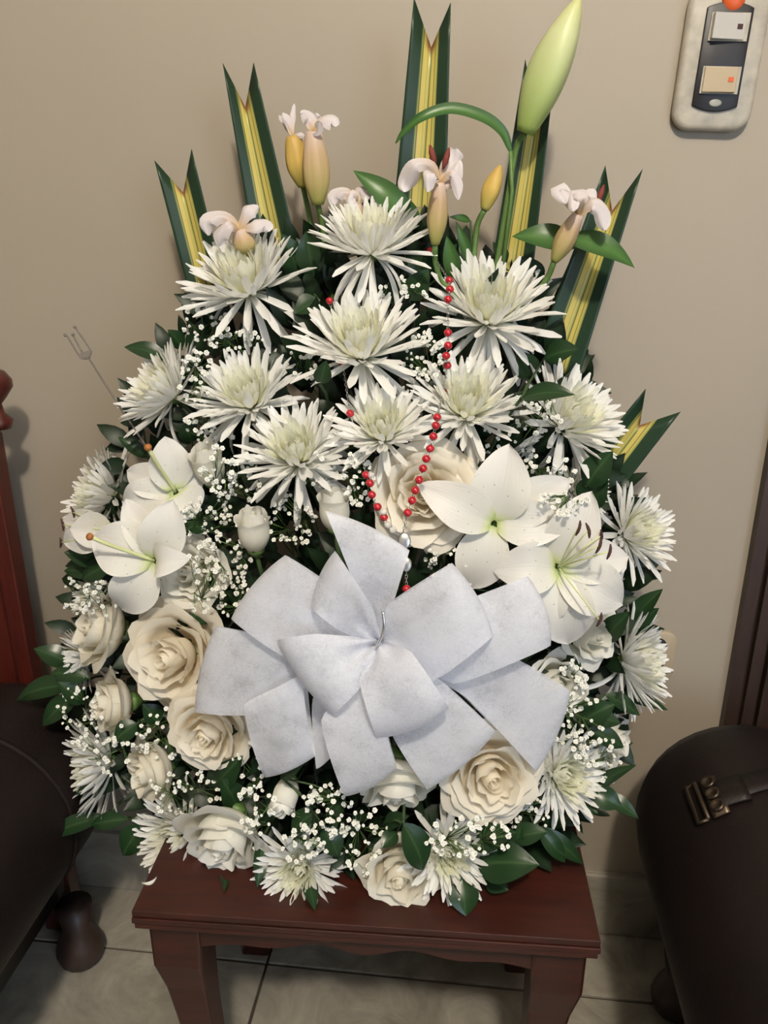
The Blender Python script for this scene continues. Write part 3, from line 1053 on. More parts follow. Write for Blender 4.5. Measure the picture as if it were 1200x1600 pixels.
def prof_leaf(v):
    return max(0.0, math.sin(PI * v ** 0.82)) ** 0.9


def blade(C, T, W, n, arch=0.1, rec=0.0, cup=0.15, prof=prof_petal, nu=6, nv=12, ruffle=0.0, seed=0, twist=0.0, org=None):
    """a petal or leaf from C to T, half-width W, face normal about n"""
    rng = random.Random(seed)
    ph = [rng.uniform(0, 6) for _ in range(3)]
    d = T - C
    L = d.length
    dh = d.normalized()
    n = (n - dh * n.dot(dh)).normalized()
    s = dh.cross(n)
    o = org or Vector((0, 0, 0))

    def fn(u, v):
        q = 2 * u - 1
        wv = W * prof(v)
        a = twist * v
        sv = s * math.cos(a) + n * math.sin(a)
        nv_ = n * math.cos(a) - s * math.sin(a)
        h = arch * L * math.sin(PI * v) - rec * L * v ** 3
        e = cup * wv * q * q - 0.06 * W * math.exp(-(q * 5) ** 2)
        e += ruffle * W * abs(q) ** 2 * math.sin(v * 9 + ph[0] + (2 if q > 0 else 0))
        return C + d * v * (1 - 0.10 * rec * v ** 2) + n * h + sv * (q * wv) + nv_ * e - o

    return MB().grid(nu, nv, fn)


CAM = Vector((0, 0, CAM_H))


def toward(p, up=0.0, side=0.0):
    v = (CAM - p).normalized()
    return (v + Vector((side, 0, up))).normalized()


def lily(label, c, dy, petals, anthers=(), style=None, mat=M_LILY, seed=0, anther_mat=M_ANTHER):
    """c throat px; petals: (tip px, tip py, half-width px, tip depth shift, arch, recurve)"""
    y0 = ys(*c) + dy
    C = P(c[0], c[1], y0)
    k = mpp(C)
    rng = random.Random(700 + seed)
    t = empty('lily', Matrix.Translation(C), label, 'flower', 'white lilies')
    for j, (tx, ty, wd, dd, arch, rec) in enumerate(petals):
        T = P(tx, ty, y0 + dd)
        n = toward(C)
        d = (T - C).normalized()
        start = C + n * 0.002 + d * 0.003
        blade(start, T, wd * k, n, arch, rec, 0.22, prof_petal, 8, 14, 0.10, seed * 17 + j, org=C).obj('petal', mat, t)
    for j, (ax, ay, ad) in enumerate(anthers):
        A = P(ax, ay, y0 + ad)
        pts = bez(Vector((0, 0, 0)), toward(C) * 0.02, (A - C) * 0.7 + toward(C) * 0.012, A - C, 6)
        fl_ = MB().tube(pts, 0.0009, 5).obj('filament', M_STYLE, t)
        dv = Vector((rng.uniform(-0.4, 0.4), rng.uniform(-0.2, 0.2), 1)).normalized()
        c0 = A - C
        MB().tube([c0 - dv * 0.008, c0 - dv * 0.004 + Vector((0.001, 0, 0)), c0 + Vector((0.0014, 0, 0)), c0 + dv * 0.004 + Vector((0.001, 0, 0)), c0 + dv * 0.008], [0.0008, 0.0016, 0.0018, 0.0016, 0.0007], 6).obj(
            'anther', anther_mat, fl_)
    if style:
        A = P(style[0], style[1], y0 + style[2]) - C
        stl = MB().tube(bez(Vector((0, 0, 0)), A * 0.35, A * 0.7 + Vector((0, -0.004, 0)), A, 8), 0.0022, 7, 1.1).obj('style', M_STYLE, t)
        dv = A.normalized()
        MB().lathe([(0.002, -0.001), (0.004, 0.001), (0.0046, 0.004), (0.003, 0.006)], 9, frame(A, dv)).obj('stigma', M_STIGMA, stl)
    back = (P(c[0], c[1], y0 + 0.04) - C)
    st = stem_to_foam(C + back * 0.2, back.normalized(), rng)
    MB().tube([s - C for s in st], 0.003, 6).obj('stem', M_STEM, t)
    return t


lily('open white lily behind the ribbon at the right, one broad petal standing up', (772, 818), -0.035,
     [(796, 694, 46, 0.0, 0.10, 0.06), (893, 748, 36, 0.012, 0.08, 0.08), (893, 818, 36, -0.01, 0.12, 0.10), (735, 924, 42, -0.012, 0.12, 0.12), (655, 758, 36, -0.02, 0.16, 0.12), (705, 720, 30, 0.03, 0.06, 0.05)], (), None, seed=1)
lily('open speckled white lily at the right with dark brown anthers', (872, 886), -0.060,
     [(925, 768, 40, 0.0, 0.10, 0.05), (985, 868, 36, 0.02, 0.06, 0.06), (978, 948, 44, -0.005, 0.12, 0.10), (888, 1014, 48, -0.01, 0.12, 0.12), (832, 978, 38, 0.0, 0.10, 0.10), (772, 890, 40, -0.02, 0.20, 0.20)],
     ((903, 825, -0.05), (918, 829, -0.05), (935, 853, -0.05), (951, 862, -0.045), (936, 968, -0.05), (938, 838, -0.02)), None, seed=2)
lily('smaller white lily at the upper left with a drooping pale green style', (274, 768), -0.03,
     [(258, 682, 34, 0.0, 0.08, 0.06), (186, 784, 30, -0.005, 0.12, 0.10), (196, 735, 28, 0.012, 0.08, 0.05), (305, 808, 36, -0.015, 0.10, 0.10), (318, 740, 22, 0.015, 0.05, 0.05)], (), (233, 702, -0.035), seed=3)
lily('open white lily on the left with a brown-tipped style pointing outward', (241, 876), -0.05,
     [(142, 838, 44, -0.005, 0.12, 0.08), (270, 782, 36, 0.0, 0.10, 0.06), (196, 778, 26, 0.02, 0.06, 0.04), (284, 874, 26, -0.03, 0.20, 0.25), (184, 960, 38, -0.01, 0.14, 0.14)], (), (144, 840, -0.045), seed=4)
lily('half-closed lily at the left rim pointing away with brown anthers', (178, 830), -0.02,
     [(96, 812, 24, 0.02, 0.10, 0.02), (98, 846, 26, 0.0, 0.14, 0.02), (108, 826, 28, -0.02, 0.14, 0.05)],
     ((94, 848, 0.0), (113, 800, 0.01), (97, 820, -0.01)), None, seed=5)


# ------------------------------------------------------------------ buds and wilted lilies
def spindle(a, b, rmax, side=None, ridges=3, tip=0.15, base_=0.45, peak=0.45, n=18, m=16, bend=Vector((0, 0, 0))):
    """bud-shaped body from a to b with long grooves; returns MB in world"""
    ax = (b - a).normalized()
    s = ax.cross(Vector((0.2, 1, 0.1))).normalized()
    t = ax.cross(s)
    mb = MB()
    v, f, uv = [], [], []
    for i in range(m + 1):
        k = i / m
        if k < peak:
            rr = base_ + (1 - base_) * math.sin(k / peak * PI / 2)
        else:
            rr = tip + (1 - tip) * math.cos((k - peak) / (1 - peak) * PI / 2) ** 0.8
        c = a.lerp(b, k) + bend * math.sin(PI * k)
        for j in range(n):
            q = 2 * PI * j / n
            g = 1 + 0.10 * math.cos(ridges * q) * math.sin(PI * min(1, k * 1.1))
            v.append(c + (s * math.cos(q) + t * math.sin(q)) * rmax * rr * g)
            uv.append((j / n, k))
    for i in range(m):
        for j in range(n):
            q = (j + 1) % n
            f.append((i * n + j, i * n + q, (i + 1) * n + q, (i + 1) * n + j))
    f.append(tuple(reversed(range(n))))
    f.append(tuple(range(m * n, (m + 1) * n)))
    mb.add(v, f, uv)
    return mb


def shift(mb, o):
    mb.v = [Vector(p) - o for p in mb.v]
    return mb


def bud(label, a, b, y, rpx, mat, stem_px, dyb=0.0, name='lily_bud', tip=0.12, peak=0.45):
    A, B = P(a[0], a[1], y), P(b[0], b[1], y + dyb)
    t = empty(name, Matrix.Translation(A), label, 'bud', 'lily buds')
    shift(spindle(A, B, rpx * mpp(A), tip=tip, peak=peak), A).obj('bud', mat, t)
    pts = [A] + [P(x, yy, y + 0.01) for x, yy in stem_px]
    rng = random.Random(int(a[0]))
    pts += stem_to_foam(pts[-1], (pts[-1] - pts[-2]).normalized(), rng)[1:]
    MB().tube([q - A for q in smoothline(pts, 3)], 0.0034, 7).obj('stem', M_STEM, t)
    return t


bud('large pale green lily bud standing highest, before the tall striped leaf', (820, 208), (905, -4), 0.955, 31, M_BUDG, [(806, 235), (790, 330), (775, 420)], -0.02)
bud('small yellowed lily bud on a thin stalk at the right of the crown', (757, 328), (782, 258), 0.945, 14, M_BUDY, [(745, 355), (740, 410)], 0.0)


def wilted(label, a, b, y, rpx, petals, stem_px, anthers=(), seed=0, tube_mat=None, tubes=None):
    A, B = P(a[0], a[1], y), P(b[0], b[1], y - 0.01)
    k = mpp(A)
    t = empty('wilted_lily', Matrix.Translation(A), label, 'flower', 'wilted pink lilies')
    shift(spindle(A, B, rpx * k, tip=0.52, peak=0.45, base_=0.42, ridges=6), A).obj('flower_tube', tube_mat or M_TUBE, t)
    for j, (pts, wd) in enumerate(petals):
        # a limp petal follows a curling path from the mouth
        path = smoothline([B] + [P(x, yy, y + d) for x, yy, d in pts], 5)
        mb = MB()
        m = len(path)

        def fn(u, v, path=path, wd=wd, m=m):
            i = min(m - 1, int(round(v * (m - 1))))
            c = path[i]
            tn = (path[min(m - 1, i + 1)] - path[max(0, i - 1)]).normalized()
            n = toward(c, 0.5)
            s = tn.cross(n).normalized()
            nn = s.cross(tn)
            q = 2 * u - 1
            pr = 0.88 * (1 + 0.14 * math.sin(v * 11 + j * 2)) * (0.40 + 0.60 * math.sin(min(1, v * 1.6) * PI / 2)) * math.sqrt(max(0.0, 1 - max(0, v - 0.6) ** 2 / 0.165))
            return c + s * q * wd * k * pr + nn * (-0.5 * wd * k * q * q * pr + 0.13 * wd * k * math.sin(q * 5 + j + v * 5)) - A

        mb.grid(6, m - 1, fn)
        mb.obj('petal', M_WILT, t)
    for j, (ax, ay, d) in enumerate(anthers):
        c = P(ax, ay, y + d) - A
        dv = Vector((0.3 * (-1) ** j, 0, 1)).normalized()
        MB().tube([c - dv * 0.011, c - dv * 0.004, c + dv * 0.004, c + dv * 0.011], [0.001, 0.0035, 0.0035, 0.001], 6).obj('anther', M_ANTHERR, t)
    pts = [A] + [P(x, yy, y + 0.01) for x, yy in stem_px]
    rng = random.Random(seed + 50)
    pts += stem_to_foam(pts[-1], (pts[-1] - pts[-2]).normalized(), rng)[1:]
    MB().tube([q - A for q in smoothline(pts, 3)], 0.0034, 7).obj('stem', M_STEM, t)
    return t


wilted('wilted pale pink lily over the large upper left chrysanthemum', (388, 398), (374, 358), 0.935, 17,
       [([(350, 338, -0.01), (326, 345, -0.015), (326, 368, -0.01)], 15), ([(388, 330, -0.01), (404, 322, 0.0)], 13), ([(395, 352, -0.015), (414, 350, -0.01), (420, 362, -0.01)], 13),
        ([(360, 350, -0.03), (345, 368, -0.03), (342, 385, -0.025)], 13)], [(395, 430)], seed=1)
wilted('yellowing lily tube with flared pink tip standing at the upper left', (497, 320), (490, 205), 0.965, 21,
       [([(484, 185, 0.0), (470, 178, -0.01)], 12), ([(502, 190, -0.01), (520, 188, -0.01), (524, 198, -0.01)], 13), ([(490, 188, 0.02), (494, 176, 0.02)], 11), ([(494, 205, -0.022), (500, 190, -0.03)], 8)],
       [(503, 350), (510, 400)], seed=2)
wilted('older brown-yellow lily tube close left of the flared pink one', (474, 292), (457, 212), 0.985, 19,
       [([(450, 190, -0.01), (442, 176, -0.01)], 7), ([(457, 185, -0.005), (460, 162, 0.0)], 5), ([(447, 195, 0.0), (436, 180, 0.0)], 5), ([(466, 210, -0.015), (476, 212, -0.015)], 5)],
       [(480, 320), (490, 370)], seed=3, tube_mat=M_BUDY)
wilted('wilted pink lily half hidden behind the topmost chrysanthemum', (557, 355), (556, 318), 0.965, 15,
       [([(540, 300, -0.01), (524, 306, -0.01), (522, 320, -0.01)], 13), ([(560, 298, -0.005), (582, 302, -0.01), (586, 316, -0.01)], 13), ([(552, 306, -0.02), (545, 322, -0.02)], 12)], [(560, 380)], seed=4)
wilted('wilted pink lily with dark red anthers in front of the tallest striped leaf', (680, 382), (687, 285), 0.915, 15,
       [([(672, 258, -0.02), (648, 258, -0.03), (634, 285, -0.02), (632, 300, -0.02)], 15), ([(675, 270, -0.04), (668, 300, -0.04)], 13), ([(705, 250, 0.0), (714, 232, 0.0)], 16),
        ([(705, 270, -0.02), (714, 285, -0.02), (716, 312, -0.02)], 9), ([(700, 285, -0.01), (712, 265, -0.01), (718, 250, 0.0)], 13)],
       [(680, 410), (690, 440), (705, 455)], ((697, 248, -0.01), (676, 243, 0.0)), seed=5)
wilted('wilted pink lily leaning right above the long lily leaves', (866, 408), (903, 335), 0.925, 15,
       [([(890, 310, -0.02), (875, 295, -0.02), (884, 318, -0.03)], 14), ([(905, 312, -0.03), (900, 300, -0.02), (895, 330, -0.04)], 14), ([(925, 318, -0.02), (940, 330, -0.02), (945, 360, -0.02)], 15),
        ([(918, 305, -0.01), (932, 310, -0.01)], 13)], [(855, 435), (835, 460), (820, 475)], ((938, 305, 0.0),), seed=6)


# ------------------------------------------------------------------ striped leaf blades cut to a swallowtail
def striped(label, tl, tr, notch, bl, br, y, yb=None, ext=0.35):
    """corner pixels: left tip, right tip, notch, and the lower left and right where the leaf meets the flowers"""
    yb = yb if yb else y
    TL, TR, NO, BL, BR = P(*tl, y), P(*tr, y), P(*notch, y + 0.006), P(*bl, yb), P(*br, yb)
    BL2, BR2 = BL + (BL - TL) * ext, BR + (BR - TR) * ext
    t = MB()
    nu = 14
    org = (BL + BR) / 2
    nrm = toward(org)

    def fn(u, v):
        # top edge: from the left tip down to the notch, up to the right tip
        k = 0.5
        top = TL.lerp(NO, u / k) if u < k else NO.lerp(TR, (u - k) / k)
        fold = nrm * (-0.006 * (1 - abs(2 * u - 1)))
        return BL2.lerp(BR2, u).lerp(top, v) + fold - org

    t.grid(nu, 10, fn)
    o = t.obj('striped_leaf', M_STRIPE, None, Matrix.Translation(org))
    sd = o.modifiers.new('s', 'SOLIDIFY')
    sd.thickness = 0.0008
    return tag(o, label, 'leaf', 'striped leaf blades with notched tips')


striped('striped leaf blade at the far left of the crown, shorter one of the left pair', (241, 250), (299, 233), (286, 300), (298, 470), (352, 450), 0.985)
striped('taller striped leaf blade of the left pair, behind the pink wilted lily', (348, 98), (396, 98), (383, 166), (398, 400), (467, 400), 0.995)
striped('tallest striped leaf blade in the middle, reaching the top of the picture', (647, -4), (704, 4), (674, 72), (612, 360), (696, 360), 0.995)
striped('striped leaf blade behind the big green lily bud', (821, 93), (862, 150), (838, 190), (768, 420), (832, 430), 0.985)
striped('striped leaf blade leaning right behind the long lily leaves', (946, 259), (1004, 264), (957, 328), (852, 510), (918, 545), 0.975)
striped('striped leaf blade with a browned notch sticking out low at the right', (1009, 608), (1064, 643), (1000, 664), (905, 735), (955, 785), 0.96, ext=0.5)
# ------------------------------------------------------------------ leafy sprigs
GREEN = [
    # label, [(base px, tip px, half-width px, depth shift, recurve)], material
    ('long arching lily leaf crossing before the tallest striped blade', [], M_LEAFL),
    ('pointed lily leaf left of the tallest striped blade', [((650, 350), (552, 264), 20, 0.035, 0.05), ((655, 355), (610, 300), 14, 0.05, 0.0)], M_LEAFL),
    ('pair of broad lily leaves spreading under the right wilted lily', [((905, 385), (800, 366), 22, -0.045, 0.06), ((880, 372), (996, 411), 22, -0.045, 0.10)], M_LEAFL),
    ('slim lily leaves on the stalk of the small yellowed bud', [((738, 420), (712, 345), 9, 0.04, 0.0), ((735, 345), (703, 338), 6, 0.03, 0.1), ((715, 440), (698, 368), 14, 0.03, 0.0)], M_LEAFL),
    ('dark leaf pointing left over the upper left rim', [((262, 562), (193, 540), 16, 0.02, 0.05), ((285, 545), (262, 515), 15, 0.03, 0.0), ((300, 560), (330, 490), 20, 0.05, 0.0)], M_LEAF),
    ('small dark leaf by the stem of the clear plastic pick', [((230, 715), (184, 682), 11, 0.02, 0.05), ((215, 640), (203, 604), 10, 0.05, 0.0)], M_LEAF),
    ('broad leaf lying across the upper right chrysanthemum', [((815, 622), (898, 614), 19, -0.10, 0.05), ((850, 560), (905, 545), 22, 0.03, 0.0), ((830, 590), (808, 548), 20, 0.02, 0.0)], M_LEAF),
    ('dark leaves at the base of the lowest striped blade', [((915, 760), (958, 705), 24, -0.02, 0.0), ((910, 790), (950, 742), 26, 0.0, 0.0), ((930, 730), (905, 690), 18, 0.02, 0.0)], M_LEAF),
    ('dark leaves between the upper chrysanthemums and the right blades', [((840, 450), (812, 400), 22, 0.04, 0.0), ((815, 470), (836, 420), 18, 0.05, 0.0), ((790, 420), (770, 378), 16, 0.05, 0.0)], M_LEAF),
    ('dark leaves filling the crown behind the upper left chrysanthemum', [((470, 440), (440, 365), 24, 0.05, 0.0), ((490, 430), (478, 360), 22, 0.04, 0.0), ((500, 470), (460, 490), 20, 0.03, 0.0), ((510, 420), (490, 385), 22, 0.05, 0.0)], M_LEAF),
    ('dark leaves right of the topmost chrysanthemum', [((640, 470), (670, 420), 20, 0.02, 0.0), ((600, 470), (660, 440), 18, 0.03, 0.0), ((670, 440), (640, 395), 20, 0.05, 0.0), ((690, 430), (715, 380), 18, 0.05, 0.0)], M_LEAF),
    ('small rounded leaf on the left petals of the central upper chrysanthemum', [((500, 600), (510, 562), 14, -0.05, 0.0)], M_LEAF),
    ('leafy spray reaching left over the sofa arm', [((120, 1070), (18, 1090), 20, 0.02, 0.1), ((115, 1040), (52, 1012), 18, 0.02, 0.05), ((125, 1085), (60, 1135), 18, 0.0, 0.1), ((140, 1060), (78, 1050), 18, 0.0, 0.05), ((130, 1100), (90, 1065), 14, -0.01, 0.0)], M_LEAF),
    ('dark leaves under the half-closed lily on the left rim', [((160, 880), (100, 862), 18, 0.01, 0.05), ((165, 900), (98, 890), 16, 0.02, 0.05), ((175, 880), (128, 905), 18, 0.0, 0.0)], M_LEAF),
    ('leafy spray low at the left above the table corner', [((165, 1275), (68, 1309), 15, 0.0, 0.05), ((200, 1280), (140, 1288), 14, -0.01, 0.05), ((225, 1290), (188, 1338), 22, -0.005, 0.1), ((240, 1290), (205, 1282), 14, 0.0, 0.0)], M_LEAF),
    ('leaves between the cream roses at the lower left', [((215, 1130), (178, 1158), 18, -0.02, 0.0), ((250, 1130), (222, 1100), 16, 0.0, 0.0), ((330, 1230), (380, 1180), 22, 0.0, 0.0), ((370, 1260), (345, 1215), 20, 0.01, 0.0)], M_LEAF),
    ('leaves under the left ribbon loop beside the small rosebud', [((440, 1215), (478, 1190), 14, -0.03, 0.0), ((490, 1270), (455, 1300), 18, -0.01, 0.0), ((505, 1290), (530, 1340), 20, -0.005, 0.05), ((540, 1250), (510, 1285), 16, 0.0, 0.0)], M_LEAF),
    ('narrow leaves pointing down onto the table left of the front chrysanthemum', [((410, 1310), (402, 1388), 12, 0.0, 0.0), ((350, 1360), (350, 1395), 9, 0.0, 0.0), ((480, 1370), (492, 1424), 12, 0.005, 0.0)], M_LEAF),
    ('big oval leaf over the cream rose at the front of the table', [((630, 1285), (664, 1362), 25, -0.045, 0.05), ((620, 1300), (596, 1325), 14, -0.01, 0.0), ((600, 1290), (640, 1275), 14, 0.0, 0.0)], M_LEAF),
    ('glossy leaf hanging over the tabletop edge at the front', [((722, 1372), (728, 1432), 24, -0.015, 0.0), ((700, 1400), (745, 1385), 12, 0.01, 0.0)], M_LEAF),
    ('broad leaves resting on the right half of the tabletop', [((735, 1320), (808, 1300), 22, -0.01, 0.0), ((745, 1350), (842, 1350), 34, -0.01, 0.05), ((760, 1370), (795, 1392), 18, 0.0, 0.0), ((800, 1340), (815, 1290), 14, -0.01, 0.0)], M_LEAF),
    ('bright leaf spray at the right corner of the tabletop', [((835, 1290), (915, 1352), 14, -0.005, 0.05), ((840, 1290), (885, 1350), 14, -0.01, 0.05), ((800, 1310), (856, 1300), 18, -0.015, 0.0), ((850, 1285), (905, 1275), 14, 0.02, 0.0)], M_LEAF),
    ('leafy spray reaching right in front of the sofa', [((925, 1235), (995, 1195), 11, 0.0, 0.0), ((925, 1235), (972, 1262), 18, -0.02, 0.05), ((940, 1240), (1000, 1278), 13, -0.02, 0.1), ((900, 1250), (935, 1272), 12, 0.0, 0.0)], M_LEAF),
    ('dark leaves at the right rim beside the white roses', [((910, 1125), (962, 1100), 20, -0.01, 0.0), ((915, 1120), (970, 1130), 18, 0.0, 0.0), ((920, 1140), (975, 1168), 16, -0.01, 0.0), ((945, 1085), (1000, 1118), 14, 0.0, 0.0), ((965, 1085), (1044, 1110), 11, 0.03, 0.0)], M_LEAF),
    ('dark leaves above the far right chrysanthemum', [((985, 975), (1036, 920), 16, 0.03, 0.0), ((975, 990), (1030, 950), 16, 0.04, 0.0), ((945, 1000), (985, 955), 18, 0.0, 0.0), ((1000, 1050), (1052, 1050), 6, 0.04, 0.0)], M_LEAF),
    ('dark leaves between the bow and the speckled lily', [((700, 920), (735, 880), 20, 0.02, 0.0), ((800, 930), (760, 940), 16, 0.02, 0.0), ((690, 870), (650, 890), 18, 0.03, 0.0), ((880, 1030), (905, 1065), 18, 0.02, 0.0)], M_LEAF),
    ('small dark leaf below the left lilies beside the ruffled rose', [((320, 830), (285, 812), 16, -0.005, 0.0), ((340, 960), (290, 965), 20, 0.02, 0.0), ((250, 940), (225, 960), 18, 0.03, 0.0), ((300, 690), (290, 660), 16, 0.02, 0.0)], M_LEAF),
]
for gi, (label, leaves, mat) in enumerate(GREEN):
    if not leaves:
        pts = [P(x, yy, 0.95 + d) for x, yy, d in ((798, 236, 0.0), (785, 205, -0.005), (755, 182, -0.01), (705, 169, -0.015), (660, 182, -0.02), (632, 205, -0.015), (618, 224, -0.01))]
        path = smoothline(pts, 5)
        A = path[0]
        t = empty('foliage_sprig', Matrix.Translation(A), label, 'foliage', 'green leaf sprigs')
        m = len(path)

        def fn(u, v):
            i = int(round(v * (m - 1)))
            tn = (path[min(m - 1, i + 1)] - path[max(0, i - 1)]).normalized()
            s = tn.cross(Vector((0.15, -0.9, 0.35))).normalized()
            wv = 0.0068 * math.sin(PI * (0.08 + 0.9 * v ** 0.8)) ** 0.8
            return path[i] + s * (2 * u - 1) * wv + Vector((0, -0.3 * wv * abs(2 * u - 1), 0)) - A
        MB().grid(4, m - 1, fn).obj('leaf', mat, t)
        MB().tube([Vector((0, 0, 0)), P(800, 300, 0.955) - A, P(785, 420, 0.95) - A], 0.0025, 6).obj('stem', M_STEM, t)
        continue
    rng = random.Random(900 + gi)
    b0 = leaves[0][0]
    y0 = ys(*b0)
    A = P(b0[0], b0[1], y0 + leaves[0][3] + 0.01)
    t = empty('foliage_sprig', Matrix.Translation(A), label, 'foliage', 'green leaf sprigs')
    stm = MB()
    for j, (b, tip, wd, dd, rec) in enumerate(leaves):
        yb = ys(*b) + dd
        C, T = P(b[0], b[1], yb), P(tip[0], tip[1], yb - 0.01 + rng.uniform(-0.01, 0.012))
        if T.z < TABLE_Z + 0.004 and abs(T.x - tc_.x) < tw / 2 and T.y > 0.62:
            T = PZ(tip[0], tip[1], TABLE_Z + 0.004)
        n = toward(C, rng.uniform(0.1, 0.9), rng.uniform(-0.4, 0.4))
        blade(C, T, wd * mpp(C), n, 0.10, rec, 0.18, prof_leaf, 4, 10, 0.0, gi * 31 + j, org=A).obj('leaf', mat, t)
        stm.tube([Vector((0, 0, 0)), (C - A) * 0.5 + Vector((0, 0.006, 0)), C - A], 0.0013, 5)
    st = stem_to_foam(A, Vector((0, 1, -0.2)).normalized(), rng)
    stm.tube([s - A for s in st], 0.0018, 5)
    stm.obj('stem', M_STEMD, t)

# dense dark greenery packed between the flowers (nobody could count it)
DOME = [(140, 1290), (118, 1000), (150, 800), (235, 600), (330, 450), (480, 380), (580, 350), (700, 390), (850, 480), (930, 640), (985, 850), (990, 1050), (925, 1260), (840, 1330), (690, 1370), (480, 1375), (270, 1340)]


def inside(x, y, poly):
    c = False
    for i in range(len(poly)):
        x1, y1 = poly[i]
        x2, y2 = poly[i - 1]
        if (y1 > y) != (y2 > y) and x < (x2 - x1) * (y - y1) / (y2 - y1) + x1:
            c = not c
    return c


def rand_in(rng, poly):
    xs, yy = [p[0] for p in poly], [p[1] for p in poly]
    while True:
        x, y = rng.uniform(min(xs), max(xs)), rng.uniform(min(yy), max(yy))
        if inside(x, y, poly):
            return x, y


rng = random.Random(77)
fill = MB()
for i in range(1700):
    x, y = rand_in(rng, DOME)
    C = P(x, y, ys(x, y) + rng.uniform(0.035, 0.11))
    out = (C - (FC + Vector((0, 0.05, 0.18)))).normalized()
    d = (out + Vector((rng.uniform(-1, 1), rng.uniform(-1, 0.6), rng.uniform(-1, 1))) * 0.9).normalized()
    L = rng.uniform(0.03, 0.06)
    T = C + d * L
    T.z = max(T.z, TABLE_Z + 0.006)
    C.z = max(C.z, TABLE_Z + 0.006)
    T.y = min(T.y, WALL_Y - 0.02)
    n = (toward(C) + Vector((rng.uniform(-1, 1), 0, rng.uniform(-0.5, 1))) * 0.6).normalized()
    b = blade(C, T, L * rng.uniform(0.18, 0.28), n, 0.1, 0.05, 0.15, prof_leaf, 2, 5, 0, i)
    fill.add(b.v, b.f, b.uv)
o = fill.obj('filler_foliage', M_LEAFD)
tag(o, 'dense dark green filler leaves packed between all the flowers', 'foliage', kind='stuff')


# ------------------------------------------------------------------ baby's breath
def floret_geo(rng):
    v, f = [], []
    for k in range(6):
        a = k * PI / 3 + rng.uniform(-0.2, 0.2)
        e = rng.uniform(0.1, 0.7)
        c = Vector((math.cos(a) * math.cos(e), math.sin(a) * math.cos(e), math.sin(e)))
        s = Vector((-math.sin(a), math.cos(a), 0)) * 0.5
        o_ = len(v)
        v += [Vector((0, 0, -0.15)), c * 0.65 - s, c * 1.0, c * 0.65 + s, c * 0.55 + Vector((0, 0, 0.3))]
        f += [(o_, o_ + 1, o_ + 4), (o_ + 1, o_ + 2, o_ + 4), (o_ + 2, o_ + 3, o_ + 4), (o_ + 3, o_, o_ + 4), (o_, o_ + 3, o_ + 2, o_ + 1)]
    o_ = len(v)
    v += [Vector((0.4, 0, 0.3)), Vector((-0.2, 0.35, 0.3)), Vector((-0.2, -0.35, 0.3)), Vector((0, 0, 0.75))]
    f += [(o_, o_ + 1, o_ + 3), (o_ + 1, o_ + 2, o_ + 3), (o_ + 2, o_, o_ + 3)]
    return v, f


